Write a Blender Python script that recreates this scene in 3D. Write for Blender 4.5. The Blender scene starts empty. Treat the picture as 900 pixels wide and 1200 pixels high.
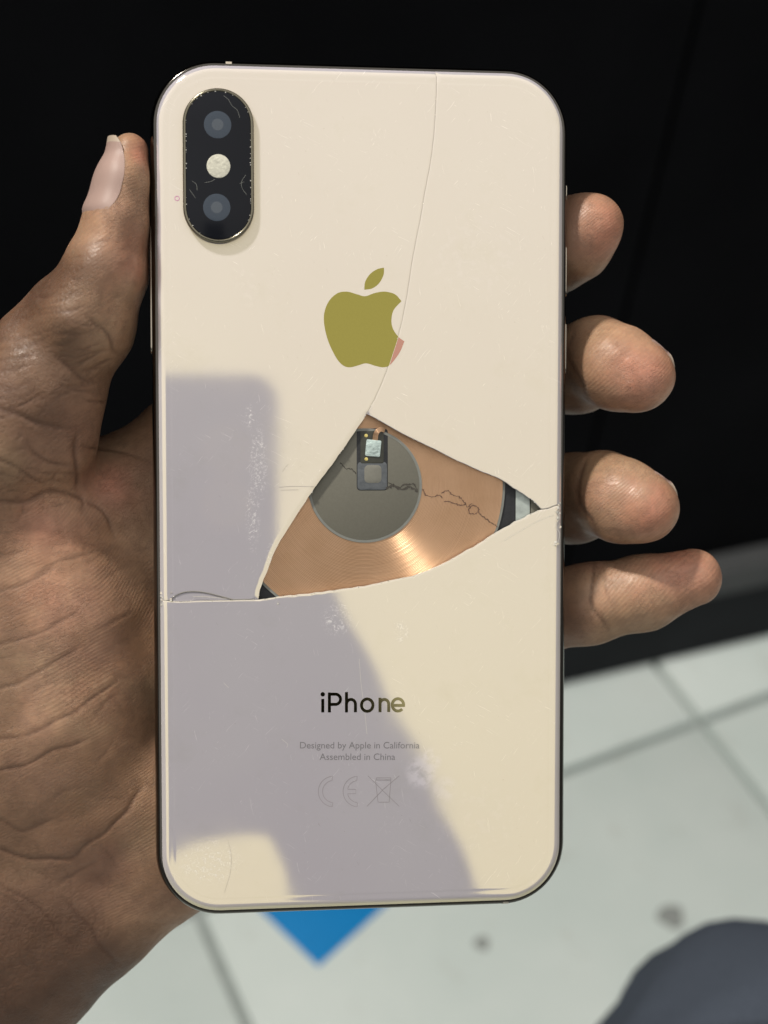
import bpy, bmesh, math, random
import numpy as np
from mathutils import Vector, Matrix
from mathutils.geometry import delaunay_2d_cdt, tessellate_polygon
from mathutils.bvhtree import BVHTree
random.seed(7); rng = np.random.default_rng(7)
scn = bpy.context.scene
COL = scn.collection

# ------------------------------------------------------------------ camera
F = 1680.0                       # focal length in photo pixels (photo is 900 x 1200)
CAM_H = 1.035                    # camera height above the tiled floor, metres
# camera axes (right, down, forward) in the world, from the tile joints
M = np.array([[0.89386491, -0.4406947, 0.08242389],
              [-0.25044268, -0.64329263, -0.72350055],
              [0.37186554, 0.6260693, -0.68538548]])
CAM_P = np.array([0, 0, CAM_H])
cam_d = bpy.data.cameras.new('camera'); cam = bpy.data.objects.new('camera', cam_d); COL.objects.link(cam)
cam_d.sensor_fit = 'VERTICAL'; cam_d.sensor_height = 36; cam_d.lens = 36 * F / 1200
cam_d.clip_start = 0.005; cam_d.clip_end = 50
cm = Matrix.Identity(4)
for i in range(3):
    cm[i][0] = M[0][i]; cm[i][1] = -M[1][i]; cm[i][2] = -M[2][i]; cm[i][3] = CAM_P[i]
cam.matrix_world = cm
scn.camera = cam
cam_d.dof.use_dof = True; cam_d.dof.focus_distance = 0.266; cam_d.dof.aperture_fstop = 14.0
# phone pose in the camera frame (rotation vector, translation in mm), fitted to its edges
def rotv(v):
    v = np.array(v, float); th = np.linalg.norm(v); k = v / th
    K = np.array([[0, -k[2], k[1]], [k[2], 0, -k[0]], [-k[1], k[0], 0]])
    return np.eye(3) + math.sin(th) * K + (1 - math.cos(th)) * K @ K
PR = rotv([0.0438, -0.1095, -0.0034]); PT = np.array([-3.787, -3.5456, 264.798])
FLIP = np.diag([1.0, -1, -1])
R_pc = PR @ FLIP                  # phone frame (x right, y up, z out of the back glass, mm) -> camera frame
R_pw = M.T @ R_pc
T_pw = M.T @ (PT / 1000) + CAM_P
PHONE_M = Matrix([[*R_pw[0], T_pw[0]], [*R_pw[1], T_pw[1]], [*R_pw[2], T_pw[2]], [0, 0, 0, 1]])
CAM_IN_PHONE = -R_pc.T @ PT
def pp(px, py, z=0.0):
    """photo pixel -> phone frame point (mm) at height z over the back glass"""
    r = R_pc.T @ np.array([(px - 450) / F, (py - 600) / F, 1])
    t = (z - CAM_IN_PHONE[2]) / r[2]
    return CAM_IN_PHONE + t * r
def p2(px, py, z=0.0):
    q = pp(px, py, z); return (q[0], q[1])
def to_px(P):
    c = np.asarray(P) @ R_pc.T + PT
    return np.stack([450 + F * c[..., 0] / c[..., 2], 600 + F * c[..., 1] / c[..., 2]], -1)
def floor_pt(px, py, z=0.0):
    r = M.T @ np.array([(px - 450) / F, (py - 600) / F, 1]); t = (z - CAM_H) / r[2]
    return CAM_P + t * r
def ray_pt(px, py, depth):
    return CAM_P + M.T @ (np.array([(px - 450) / F, (py - 600) / F, 1]) * depth)

# ------------------------------------------------------------------ light
w = bpy.data.worlds.new('World'); scn.world = w; w.use_nodes = True
bg = w.node_tree.nodes['Background']; bg.inputs[0].default_value = (1.0, 0.97, 0.92, 1); bg.inputs[1].default_value = 0.16
ld = bpy.data.lights.new('lamp', 'AREA'); lamp = bpy.data.objects.new('lamp', ld); COL.objects.link(lamp)
ld.shape = 'DISK'; ld.size = 0.16; ld.energy = 42; ld.color = (1.0, 0.95, 0.86)
ldir = Vector((-0.46, 0.82, 0.36)).normalized()
lw = PHONE_M.to_3x3() @ ldir
lamp.location = PHONE_M.translation + lw * 1.5
lamp.rotation_euler = lw.to_track_quat('Z', 'Y').to_euler()
# broad luminous ceiling over and behind the photographer
cd_ = bpy.data.lights.new('ceiling_light', 'AREA'); ceil = bpy.data.objects.new('ceiling_light', cd_); COL.objects.link(ceil)
cd_.shape = 'RECTANGLE'; cd_.size = 9.0; cd_.size_y = 8.0; cd_.energy = 178; cd_.color = (1.0, .975, .93)
back_dir = -M[2][:2] / np.linalg.norm(M[2][:2])
ceil.location = (T_pw[0] + back_dir[0] * 3.4, T_pw[1] + back_dir[1] * 3.4, 3.0)
ceil.rotation_euler = (0, 0, math.atan2(back_dir[1], back_dir[0]))
scn.view_settings.view_transform = 'Standard'; scn.view_settings.look = 'None'
scn.view_settings.exposure = 0; scn.view_settings.gamma = 1

# ------------------------------------------------------------------ materials
def mat(name, col=(.5, .5, .5), rough=.5, metal=0.0, spec=.5, bump=None, var=None, coat=0, sss=0):
    m = bpy.data.materials.new(name); m.use_nodes = True
    nt = m.node_tree; b = nt.nodes['Principled BSDF']
    b.inputs['Base Color'].default_value = (*col, 1); b.inputs['Roughness'].default_value = rough
    b.inputs['Metallic'].default_value = metal; b.inputs['Specular IOR Level'].default_value = spec
    b.inputs['Coat Weight'].default_value = coat; b.inputs['Coat Roughness'].default_value = .03
    tc = nt.nodes.new('ShaderNodeTexCoord')
    if var:      # (scale, amount): mottled colour
        n = nt.nodes.new('ShaderNodeTexNoise'); n.inputs['Scale'].default_value = var[0]; n.inputs['Detail'].default_value = 6
        nt.links.new(tc.outputs['Object'], n.inputs['Vector'])
        mx = nt.nodes.new('ShaderNodeMix'); mx.data_type = 'RGBA'
        mx.inputs[6].default_value = (*[c * (1 - var[1]) for c in col], 1); mx.inputs[7].default_value = (*[min(1, c * (1 + var[1])) for c in col], 1)
        nt.links.new(n.outputs['Fac'], mx.inputs[0]); nt.links.new(mx.outputs[2], b.inputs['Base Color'])
    if bump:     # (scale, strength, distance)
        n = nt.nodes.new('ShaderNodeTexNoise'); n.inputs['Scale'].default_value = bump[0]; n.inputs['Detail'].default_value = 5
        nt.links.new(tc.outputs['Object'], n.inputs['Vector'])
        bp = nt.nodes.new('ShaderNodeBump'); bp.inputs['Strength'].default_value = bump[1]; bp.inputs['Distance'].default_value = bump[2]
        nt.links.new(n.outputs['Fac'], bp.inputs['Height']); nt.links.new(bp.outputs['Normal'], b.inputs['Normal'])
    return m

class NT:
    """small helper to write node trees"""
    def __init__(s, m): s.t = m.node_tree; s.n = s.t.nodes; s.l = s.t.links
    def node(s, typ, **kw):
        n = s.n.new(typ)
        for k, v in kw.items(): setattr(n, k, v)
        return n
    def inp(s, sock, v):
        if hasattr(v, 'is_output') or isinstance(v, bpy.types.NodeSocket): s.l.new(v, sock)
        else: sock.default_value = v
    def math(s, op, a, b=0.0, clamp=False):
        n = s.node('ShaderNodeMath', operation=op, use_clamp=clamp); s.inp(n.inputs[0], a); s.inp(n.inputs[1], b); return n.outputs[0]
    def noise(s, vec, scale, detail=4, rough=.55, out='Fac', dist=0):
        n = s.node('ShaderNodeTexNoise'); s.inp(n.inputs['Vector'], vec); n.inputs['Scale'].default_value = scale
        n.inputs['Detail'].default_value = detail; n.inputs['Roughness'].default_value = rough; n.inputs['Distortion'].default_value = dist
        return n.outputs[out]
    def ramp(s, v, lo, hi, a=0.0, b=1.0):
        n = s.node('ShaderNodeMapRange'); n.interpolation_type = 'SMOOTHSTEP'; s.inp(n.inputs[0], v)
        n.inputs[1].default_value = lo; n.inputs[2].default_value = hi; n.inputs[3].default_value = a; n.inputs[4].default_value = b
        return n.outputs[0]
    def mix(s, f, a, b):
        n = s.node('ShaderNodeMix', data_type='RGBA'); s.inp(n.inputs[0], f)
        for i, v in ((6, a), (7, b)): s.inp(n.inputs[i], v if not isinstance(v, tuple) else (*v, 1))
        return n.outputs[2]
    def mapping(s, vec, loc=(0, 0, 0), rot=(0, 0, 0), scale=(1, 1, 1)):
        n = s.node('ShaderNodeMapping'); s.inp(n.inputs[0], vec); n.inputs[1].default_value = loc; n.inputs[2].default_value = rot; n.inputs[3].default_value = scale
        return n.outputs[0]

def glass_back_material():
    """opaque lilac-grey ceramic ink with a gold mirror-like finish, scuffed"""
    m = bpy.data.materials.new('gold_back_glass'); m.use_nodes = True; n = NT(m)
    for x in list(n.n): n.n.remove(x)
    out = n.node('ShaderNodeOutputMaterial'); tc = n.node('ShaderNodeTexCoord').outputs['Object']
    # hairline scratches: very stretched noise, several directions
    scr = None
    for ang, seed, th in ((.5, 0, .67), (-.9, 3.1, .68), (1.35, 7.7, .68), (2.3, 5.2, .69)):
        v = n.mapping(n.mapping(tc, rot=(0, 0, ang)), loc=(seed, seed, 0), scale=(240, 6500, 1))
        d = n.noise(tc, 260, 1, out='Color')
        a = n.node('ShaderNodeVectorMath', operation='MULTIPLY_ADD'); n.inp(a.inputs[0], d); a.inputs[1].default_value = (2, 6, 0); n.inp(a.inputs[2], v)
        s = n.ramp(n.noise(a.outputs[0], 1.0, 2), th, th + .05)
        s = n.math('MULTIPLY', s, n.ramp(n.noise(tc, 60 + 20 * seed, 2), .5, .62))
        scr = s if scr is None else n.math('MAXIMUM', scr, s)
    # worn scuff patches
    sep = n.node('ShaderNodeSeparateXYZ'); n.inp(sep.inputs[0], tc)
    def blob(px, py, rx, ry):
        c = pp(px, py)
        dx = n.math('DIVIDE', n.math('SUBTRACT', sep.outputs[0], c[0] / 1000), rx / 1000)
        dy = n.math('DIVIDE', n.math('SUBTRACT', sep.outputs[1], c[1] / 1000), ry / 1000)
        r = n.math('SQRT', n.math('ADD', n.math('POWER', dx, 2.0), n.math('POWER', dy, 2.0)))
        return n.ramp(r, 1.0, .45)
    scuff = None
    for b in ((303, 545, 2.2, 9), (296, 605, 1.6, 8), (293, 490, 1.2, 3.0), (395, 725, 3.6, 4.2), (320, 655, 1.6, 4.6), (470, 740, 1.6, 2.6), (245, 1010, 7, 5)):
        s = blob(*b); scuff = s if scuff is None else n.math('MAXIMUM', scuff, s)
    fine = n.ramp(n.noise(tc, 1300, 5, .7, dist=1.5), .50, .68)
    scuff = n.math('MULTIPLY', scuff, fine)
    wear = n.math('MAXIMUM', n.math('MULTIPLY', scr, .6), n.math('MULTIPLY', scuff, .8))
    smudge = n.noise(tc, 45, 5, .6)
    smear = n.math('MULTIPLY', n.math('MAXIMUM', blob(494, 905, 3.6, 4.2), n.math('MAXIMUM', blob(505, 890, 2.4, 2.6), n.math('MULTIPLY', blob(520, 925, 3, 3), .6))), n.ramp(n.noise(tc, 420, 5, .6), .38, .58))
    print_ = n.math('MULTIPLY', n.math('MAXIMUM', blob(290, 335, 2.6, 5), n.math('MAXIMUM', blob(560, 300, 12, 9), blob(560, 960, 11, 8))), n.ramp(n.noise(tc, 650, 4, .6), .5, .62, 0, .16))
    smear = n.math('MAXIMUM', smear, print_)
    dcol = n.mix(n.ramp(n.noise(tc, 14, 3), .3, .7), (.80, .75, .83), (.84, .80, .86))
    dcol = n.mix(n.ramp(n.noise(tc, 70, 6, .7), .52, .72, 0, .35), dcol, (.72, .69, .70))
    # grime specks and short dark nicks
    nick = n.math('MULTIPLY', n.ramp(n.noise(n.mapping(n.mapping(tc, rot=(0, 0, 1.1)), scale=(500, 5200, 1)), 1.0, 2), .70, .75), n.ramp(n.noise(tc, 95, 2), .52, .62))
    speck = n.math('MULTIPLY', n.ramp(n.noise(tc, 1500, 2), .73, .78), n.ramp(n.noise(tc, 130, 2), .5, .6))
    dcol = n.mix(n.math('MULTIPLY', n.math('MAXIMUM', nick, speck), .45), dcol, (.42, .38, .34))
    dcol = n.mix(wear, dcol, (.92, .90, .88))
    bp = n.node('ShaderNodeBump'); bp.inputs['Strength'].default_value = .08; bp.inputs['Distance'].default_value = 0.00002
    n.inp(bp.inputs['Height'], n.noise(tc, 2600, 3))
    dif = n.node('ShaderNodeBsdfDiffuse'); n.inp(dif.inputs['Color'], dcol)
    glo = n.node('ShaderNodeBsdfGlossy'); glo.inputs['Color'].default_value = (1.0, .90, .47, 1)
    gcol = n.mix(n.ramp(sep.outputs[1], -.075, .075), (.76, .65, .28), (.78, .675, .41))
    n.inp(glo.inputs['Color'], gcol)
    n.inp(glo.inputs['Roughness'], n.ramp(smudge, .35, .75, .035, .085)); n.inp(glo.inputs['Normal'], bp.outputs[0])
    mx = n.node('ShaderNodeMixShader'); n.inp(mx.inputs[0], n.math('SUBTRACT', n.math('SUBTRACT', .5, n.math('MULTIPLY', wear, .35)), n.math('MULTIPLY', smear, .16)))
    n.l.new(dif.outputs[0], mx.inputs[1]); n.l.new(glo.outputs[0], mx.inputs[2])
    n.l.new(mx.outputs[0], out.inputs[0])
    return m

def skin_material(name='skin'):
    m = bpy.data.materials.new(name); m.use_nodes = True; n = NT(m); b = n.n['Principled BSDF']
    tc = n.node('ShaderNodeTexCoord').outputs['Object']
    def att(nm): a = n.node('ShaderNodeAttribute'); a.attribute_name = nm; return a.outputs['Fac']
    crease, dorsal_shade, pink = att('crease'), att('dorsal_shade'), att('pink')
    mott = n.noise(tc, 90, 5, .6); mott2 = n.noise(tc, 420, 4, .6)
    palm = n.mix(n.ramp(mott, .3, .7), (.34, .195, .112), (.48, .29, .178))
    palm = n.mix(pink, palm, n.mix(n.ramp(mott, .35, .7), (.60, .245, .16), (.60, .31, .205)))
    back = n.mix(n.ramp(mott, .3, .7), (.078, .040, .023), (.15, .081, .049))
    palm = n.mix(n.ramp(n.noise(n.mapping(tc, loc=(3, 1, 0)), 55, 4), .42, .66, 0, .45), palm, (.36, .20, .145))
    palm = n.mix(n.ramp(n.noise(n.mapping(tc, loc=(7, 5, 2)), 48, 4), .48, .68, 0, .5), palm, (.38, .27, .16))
    c = n.mix(dorsal_shade, palm, back)  # this mask carries painted shade as well as back-of-hand skin
    c = n.mix(n.ramp(mott2, .38, .62, 0, .22), c, (.15, .085, .055))
    # friction ridges
    wv = n.noise(tc, 26, 1, out='Color')
    va = n.node('ShaderNodeVectorMath', operation='MULTIPLY_ADD'); n.inp(va.inputs[0], wv); va.inputs[1].default_value = (.02, .02, .02); n.inp(va.inputs[2], tc)
    wt = n.node('ShaderNodeTexWave'); wt.wave_type = 'BANDS'; wt.bands_direction = 'X'
    n.inp(wt.inputs['Vector'], n.mapping(va.outputs[0], rot=(0, 0, .95)))
    wt.inputs['Scale'].default_value = 480; wt.inputs['Distortion'].default_value = 1.2; wt.inputs['Detail'].default_value = 1; wt.inputs['Detail Scale'].default_value = .6
    ridge = n.math('MULTIPLY', wt.outputs['Fac'], n.math('SUBTRACT', 1.0, n.math('MULTIPLY', dorsal_shade, .8)))
    ridge = n.math('MULTIPLY', ridge, n.ramp(n.noise(tc, 75, 2), .36, .62, .12, 1))
    c = n.mix(n.math('MULTIPLY', n.math('SUBTRACT', 1.0, ridge), .11), c, (.16, .085, .055))
    # net of fine flexure lines
    net = None
    for ang, sx, sy, amt in ((.55, 260, 900, 1.0), (-.35, 300, 1000, .7), (1.5, 340, 900, .45)):
        q = n.noise(n.mapping(n.mapping(tc, rot=(0, 0, -ang)), scale=(sx, sy, sx)), 1.0, 3, .6)
        ln_ = n.math('MULTIPLY', n.ramp(n.math('ABSOLUTE', n.math('SUBTRACT', q, .5)), .022, .0), amt)
        net = ln_ if net is None else n.math('MAXIMUM', net, ln_)
    net = n.math('MULTIPLY', net, n.ramp(n.noise(tc, 130, 3), .38, .62, .15, 1))
    c = n.mix(n.math('MULTIPLY', net, .34), c, (.12, .062, .04))
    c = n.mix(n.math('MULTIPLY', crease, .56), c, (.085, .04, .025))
    n.l.new(c, b.inputs['Base Color'])
    n.inp(b.inputs['Roughness'], n.math('SUBTRACT', n.ramp(mott2, .3, .7, .42, .56), n.math('MULTIPLY', pink, .10))); b.inputs['Specular IOR Level'].default_value = .42
    b.inputs['Subsurface Weight'].default_value = .12; b.inputs['Subsurface Radius'].default_value = (1.0, .35, .2); b.inputs['Subsurface Scale'].default_value = .0018
    vor = n.node('ShaderNodeTexVoronoi'); vor.inputs['Scale'].default_value = 900; n.inp(vor.inputs['Vector'], tc); vor.feature = 'DISTANCE_TO_EDGE'
    hsum = n.math('ADD', n.math('SUBTRACT', n.math('MULTIPLY', ridge, .24), n.math('MULTIPLY', net, .6)), n.math('ADD', n.math('MULTIPLY', n.noise(tc, 700, 4), .8), n.math('MULTIPLY', n.math('MULTIPLY', vor.outputs['Distance'], dorsal_shade), 1.5)))
    bp = n.node('ShaderNodeBump'); bp.inputs['Strength'].default_value = .55; bp.inputs['Distance'].default_value = .00016
    n.inp(bp.inputs['Height'], hsum); n.l.new(bp.outputs[0], b.inputs['Normal'])
    return m

def copper_material():
    m = bpy.data.materials.new('copper_wire'); m.use_nodes = True; n = NT(m); b = n.n['Principled BSDF']
    tc = n.node('ShaderNodeTexCoord').outputs['Object']
    c = n.mix(n.ramp(n.noise(tc, 110, 4), .2, .8), (.62, .38, .225), (.71, .455, .285))
    n.l.new(c, b.inputs['Base Color']); b.inputs['Metallic'].default_value = .92; b.inputs['Roughness'].default_value = .40
    b.inputs['Anisotropic'].default_value = .92; b.inputs['Anisotropic Rotation'].default_value = .25; tg = n.node('ShaderNodeTangent', direction_type='RADIAL', axis='Z'); n.l.new(tg.outputs[0], b.inputs['Tangent'])
    rr_ = n.node('ShaderNodeVectorMath', operation='LENGTH'); n.inp(rr_.inputs[0], tc)
    wl = n.node('ShaderNodeTexNoise', noise_dimensions='1D'); n.inp(wl.inputs['W'], rr_.outputs['Value']); wl.inputs['Scale'].default_value = 2600; wl.inputs['Detail'].default_value = 2
    bp = n.node('ShaderNodeBump'); bp.inputs['Strength'].default_value = .8; bp.inputs['Distance'].default_value = .00006; n.inp(bp.inputs['Height'], wl.outputs['Fac']); n.l.new(bp.outputs[0], b.inputs['Normal'])
    return m

def floor_material():
    m = bpy.data.materials.new('glazed_tile'); m.use_nodes = True; n = NT(m); b = n.n['Principled BSDF']
    oi = n.node('ShaderNodeObjectInfo'); geo = n.node('ShaderNodeNewGeometry').outputs['Position']
    c = n.mix(n.ramp(n.noise(geo, 5, 5), .3, .7), (.64, .72, .695), (.73, .795, .77))
    c = n.mix(n.ramp(n.noise(geo, 30, 5, .7), .56, .75, 0, .5), c, (.52, .54, .50))
    n.l.new(c, b.inputs['Base Color']); b.inputs['Roughness'].default_value = .38; b.inputs['Specular IOR Level'].default_value = .3
    return m

MB = dict(
    back=glass_back_material(), skin=skin_material(), copper=copper_material(), tile=floor_material(),
    glass_edge=mat('fractured_glass_edge', (.62, .60, .55), .25, spec=.6, bump=(3000, .6, .0002)),
    steel=mat('gold_steel', (.10, .092, .082), .14, metal=1.0, var=(300, .1)),
    trim=mat('camera_trim_steel', (.22, .20, .15), .25, metal=1.0),
    button=mat('button_steel', (.45, .40, .33), .2, metal=1.0),
    antenna=mat('antenna_plastic', (.45, .40, .33), .5),
    black_glass=mat('black_cover_glass', (.010, .011, .015), .16, spec=.16, bump=(900, .05, .0001)),
    lens=mat('lens_glass', (.030, .045, .065), .08, spec=.8, coat=.6),
    iris=mat('lens_iris', (.034, .048, .070), .25, spec=.5),
    flash=mat('flash_diffuser', (.62, .60, .50), .35, var=(1500, .35), bump=(1500, .5, .0003)),
    logo=mat('gold_mirror_inlay', (.36, .315, .080), .09, metal=1.0, var=(2500, .05)),
    logo_shard=mat('rose_reflection_inlay', (.58, .30, .23), .09, metal=1.0),  # pinkish reflection of the tilted shard, put into the inlay colour
    fine=mat('fine_print', (.20, .19, .20), .45, spec=.3),
    mark=mat('mark_outline', (.28, .26, .27), .4, spec=.3),
    display=mat('display_glass', (.006, .006, .007), .06),
    plate=mat('inner_black_plate', (.018, .019, .022), .55, var=(900, .5), bump=(2500, .5, .0001)),
    ferrite=mat('grey_shield', (.155, .148, .118), .62, var=(2500, .12), bump=(4000, .25, .00005)),
    ferrite_rim=mat('grey_shield_rim', (.21, .215, .195), .5, var=(900, .15)),
    slot=mat('slot_resin', (.10, .11, .12), .35, spec=.6, var=(900, .4), bump=(900, .6, .0002)),
    slot_pad=mat('slot_pad', (.20, .195, .165), .6, var=(1500, .15)),
    board=mat('circuit_board', (.045, .046, .035), .5, var=(1500, .3)),
    chip=mat('tinned_chip', (.55, .66, .63), .35, metal=.5, bump=(1200, .8, .0003)),
    solder=mat('gold_pad', (.80, .66, .22), .3, metal=.6),
    bracket=mat('silver_bracket', (.45, .50, .47), .45, metal=.4, var=(700, .3), bump=(900, .5, .0002)),
    soot=mat('soot', (.065, .058, .048), .8, var=(1500, .4)),
    letter=mat('letter_inlay', (.34, .30, .15), .09, metal=1.0),
    scorch=mat('scorch_line', (.17, .095, .062), .7, var=(1500, .5)),
    nail=mat('fingernail', (.37, .255, .22), .5, spec=.35, var=(150, .1), coat=0),
    nail_rim=mat('nail_free_edge', (.46, .37, .29), .45),
    dark_phone=mat('dark_phone_back', (.012, .012, .014), .35, spec=.3),
    sleeve=mat('dark_sleeve', (.012, .012, .014), .9, spec=.05, bump=(400, .5, .001)),
    grout=mat('grout', (.36, .39, .38), .9, var=(60, .2)),
    blue=mat('blue_card', (.004, .22, .56), .6, spec=.2, var=(60, .06)),
    cab=mat('black_laminate', (.0050, .0051, .0060), .8, spec=.02, var=(8, .5)),
    cab_kick=mat('dark_plinth', (.022, .024, .026), .8, spec=.05, var=(12, .3)),
    cab_strip=mat('grey_edge_strip', (.075, .078, .08), .6, spec=.15, var=(12, .3)),
    dirt=mat('dirt', (.29, .31, .30), .9),
    denim=mat('denim', (.074, .088, .116), .9, spec=.08, var=(900, .45), bump=(1300, .6, .0008)),
)

# ------------------------------------------------------------------ mesh helpers
def tag(o, label=None, cat=None, group=None, kind=None):
    for k, v in (('label', label), ('category', cat), ('group', group), ('kind', kind)):
        if v: o[k] = v
    return o
def link(name, me, m=None, parent=None, mw=None, smooth=False):
    o = bpy.data.objects.new(name, me); COL.objects.link(o)
    for mm in (m if isinstance(m, (list, tuple)) else [m]):
        if mm: me.materials.append(MB[mm] if isinstance(mm, str) else mm)
    if parent: o.parent = parent
    if mw is not None: o.matrix_world = mw
    if smooth: me.polygons.foreach_set('use_smooth', [True] * len(me.polygons)); me.update()
    return o
def mesh(name, V, Fc, scale=.001):
    me = bpy.data.meshes.new(name)
    me.from_pydata([tuple(float(c) * scale for c in v) for v in V], [], [tuple(int(i) for i in f) for f in Fc]); me.update(); return me
def fix(me, angle=None):
    bm = bmesh.new(); bm.from_mesh(me); bmesh.ops.remove_doubles(bm, verts=bm.verts, dist=1e-7)
    bmesh.ops.recalc_face_normals(bm, faces=bm.faces); bm.to_mesh(me); bm.free()
    if angle is not None:
        me.polygons.foreach_set('use_smooth', [True] * len(me.polygons))
        me.set_sharp_from_angle(angle=math.radians(angle))
    me.update(); return me
def rrect(hw, hh, r, seg=14, step=None):
    """rounded rectangle outline, counter-clockwise from the right side"""
    P = []
    for cx, cy, a0 in ((hw - r, hh - r, 0), (-hw + r, hh - r, 90), (-hw + r, -hh + r, 180), (hw - r, -hh + r, 270)):
        for i in range(seg + 1):
            a = math.radians(a0 + 90 * i / seg); P.append((cx + r * math.cos(a), cy + r * math.sin(a)))
    if step:
        Q = []
        for i, a in enumerate(P):
            b = P[(i + 1) % len(P)]; L = math.dist(a, b); k = max(1, int(L / step))
            for j in range(k): Q.append((a[0] + (b[0] - a[0]) * j / k, a[1] + (b[1] - a[1]) * j / k))
        P = Q
    return P
def prism(P, z0, z1, bevel=0.0, bseg=2):
    """outline P extruded from z0 up to z1 with an inset bevelled top"""
    n = len(P); V = []; Fc = []
    c = np.mean(np.array(P), 0); A = np.array(P)
    # inward normals
    d = np.roll(A, -1, 0) - np.roll(A, 1, 0); nn = np.stack([-d[:, 1], d[:, 0]], 1); nn /= np.linalg.norm(nn, axis=1)[:, None] + 1e-9
    area = .5 * np.sum(A[:, 0] * np.roll(A[:, 1], -1) - np.roll(A[:, 0], -1) * A[:, 1])
    if area < 0: nn = -nn
    rows = [(0, z0), (0, z1 - bevel)]
    if bevel:
        for i in range(1, bseg + 1):
            t = i / bseg * math.pi / 2; rows.append((bevel * (1 - math.cos(t)), z1 - bevel + bevel * math.sin(t)))
    for off, z in rows:
        for p, q in zip(A, nn): V.append((p[0] + q[0] * off, p[1] + q[1] * off, z))
    for r in range(len(rows) - 1):
        for i in range(n):
            j = (i + 1) % n; Fc.append((r * n + i, r * n + j, (r + 1) * n + j, (r + 1) * n + i))
    top = [(len(rows) - 1) * n + i for i in range(n)]; bot = list(range(n))[::-1]
    for loop in (top, bot):
        tri = tessellate_polygon([[Vector(V[i]) for i in loop]])
        for t in tri: Fc.append(tuple(loop[i] for i in t))
    return V, Fc
def prism_mesh(name, P, z0, z1, bevel=0, scale=.001, bseg=2, angle=35):
    return fix(mesh(name, *prism(P, z0, z1, bevel, bseg), scale=scale), angle)
def circle(cx, cy, r, n=48): return [(cx + r * math.cos(2 * math.pi * i / n), cy + r * math.sin(2 * math.pi * i / n)) for i in range(n)]
def lathe(cx, cy, prof, n=96, closed=False):
    V, Fc = [], []
    for i in range(n):
        a = 2 * math.pi * i / n
        for r, z in prof: V.append((cx + r * math.cos(a), cy + r * math.sin(a), z))
    k = len(prof)
    for i in range(n):
        j = (i + 1) % n
        for q in range(k - 1 + (1 if closed else 0)):
            q2 = (q + 1) % k; Fc.append((i * k + q, j * k + q, j * k + q2, i * k + q2))
    return V, Fc
def ring(P, prof):
    """sweep a profile of (inset, z) round a closed outline"""
    A = np.array(P); n = len(A)
    d = np.roll(A, -1, 0) - np.roll(A, 1, 0); nn = np.stack([-d[:, 1], d[:, 0]], 1); nn /= np.linalg.norm(nn, axis=1)[:, None]
    V, Fc = [], []; k = len(prof)
    for p, q in zip(A, nn):
        for off, z in prof: V.append((p[0] + q[0] * off, p[1] + q[1] * off, z))
    for i in range(n):
        j = (i + 1) % n
        for q in range(k):
            q2 = (q + 1) % k; Fc.append((i * k + q, j * k + q, j * k + q2, i * k + q2))
    return V, Fc
def ribbon(P, wd, z, closed=False, thick=.03):
    """flat stroke along a polyline"""
    A = np.array(P, float); n = len(A)
    if closed: d = np.roll(A, -1, 0) - np.roll(A, 1, 0)
    else: d = np.gradient(A, axis=0)
    nn = np.stack([-d[:, 1], d[:, 0]], 1); nn /= np.linalg.norm(nn, axis=1)[:, None] + 1e-9
    ww = np.broadcast_to(np.asarray(wd, float), (n,))[:, None] / 2
    V = [(*p, z) for p in A + nn * ww] + [(*p, z) for p in A - nn * ww]
    V += [(x, y, zz - thick) for x, y, zz in V]
    Fc = []
    for i in range(n if closed else n - 1):
        j = (i + 1) % n
        Fc.append((i, i + n, j + n, j)); Fc.append((i, j, j + 2 * n, i + 2 * n)); Fc.append((i + n, i + 3 * n, j + 3 * n, j + n))
    return V, Fc
def merge(parts):
    V, Fc = [], []
    for v, f in parts:
        o = len(V); V += list(v); Fc += [tuple(i + o for i in q) for q in f]
    return V, Fc
def catmull(P, k=8, closed=False):
    P = [np.array(p, float) for p in P]; out = []
    n = len(P); rngi = range(n if closed else n - 1)
    for i in rngi:
        p1, p2_ = P[i], P[(i + 1) % n]
        p0 = P[i - 1] if (i > 0 or closed) else 2 * p1 - p2_
        p3 = P[(i + 2) % n] if (i + 2 < n or closed) else 2 * p2_ - p1
        for j in range(k):
            t = j / k
            out.append(.5 * (2 * p1 + (p2_ - p0) * t + (2 * p0 - 5 * p1 + 4 * p2_ - p3) * t * t + (3 * p1 - p0 - 3 * p2_ + p3) * t ** 3))
    if not closed: out.append(P[-1])
    return [tuple(o) for o in out]

# ================================================================== SETTING
H = CAM_H
TS = 0.483 * H; X0, Y0 = 0.69 * H, 0.563 * H      # tile joints through these lines
gap = .0085
me = mesh('floor', [(-4, -4, -.012), (5, -4, -.012), (5, 5, -.012), (-4, 5, -.012)], [(0, 1, 2, 3)], 1)
me2 = me
floor = tag(link('floor', me, 'grout'), kind='structure')
tP = [(-TS / 2 + gap / 2, -TS / 2 + gap / 2), (TS / 2 - gap / 2, -TS / 2 + gap / 2), (TS / 2 - gap / 2, TS / 2 - gap / 2), (-TS / 2 + gap / 2, TS / 2 - gap / 2)]
tme = prism_mesh('tile', tP, -.014, 0, .0015, scale=1); tme.materials.append(MB['tile'])
for i in range(-4, 3):
    for j in range(-4, 4):
        o = bpy.data.objects.new('tile', tme); COL.objects.link(o); o.parent = floor
        o.location = (X0 + (i + .5) * TS, Y0 + (j + .5) * TS, random.uniform(-.0004, .0004))
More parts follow.
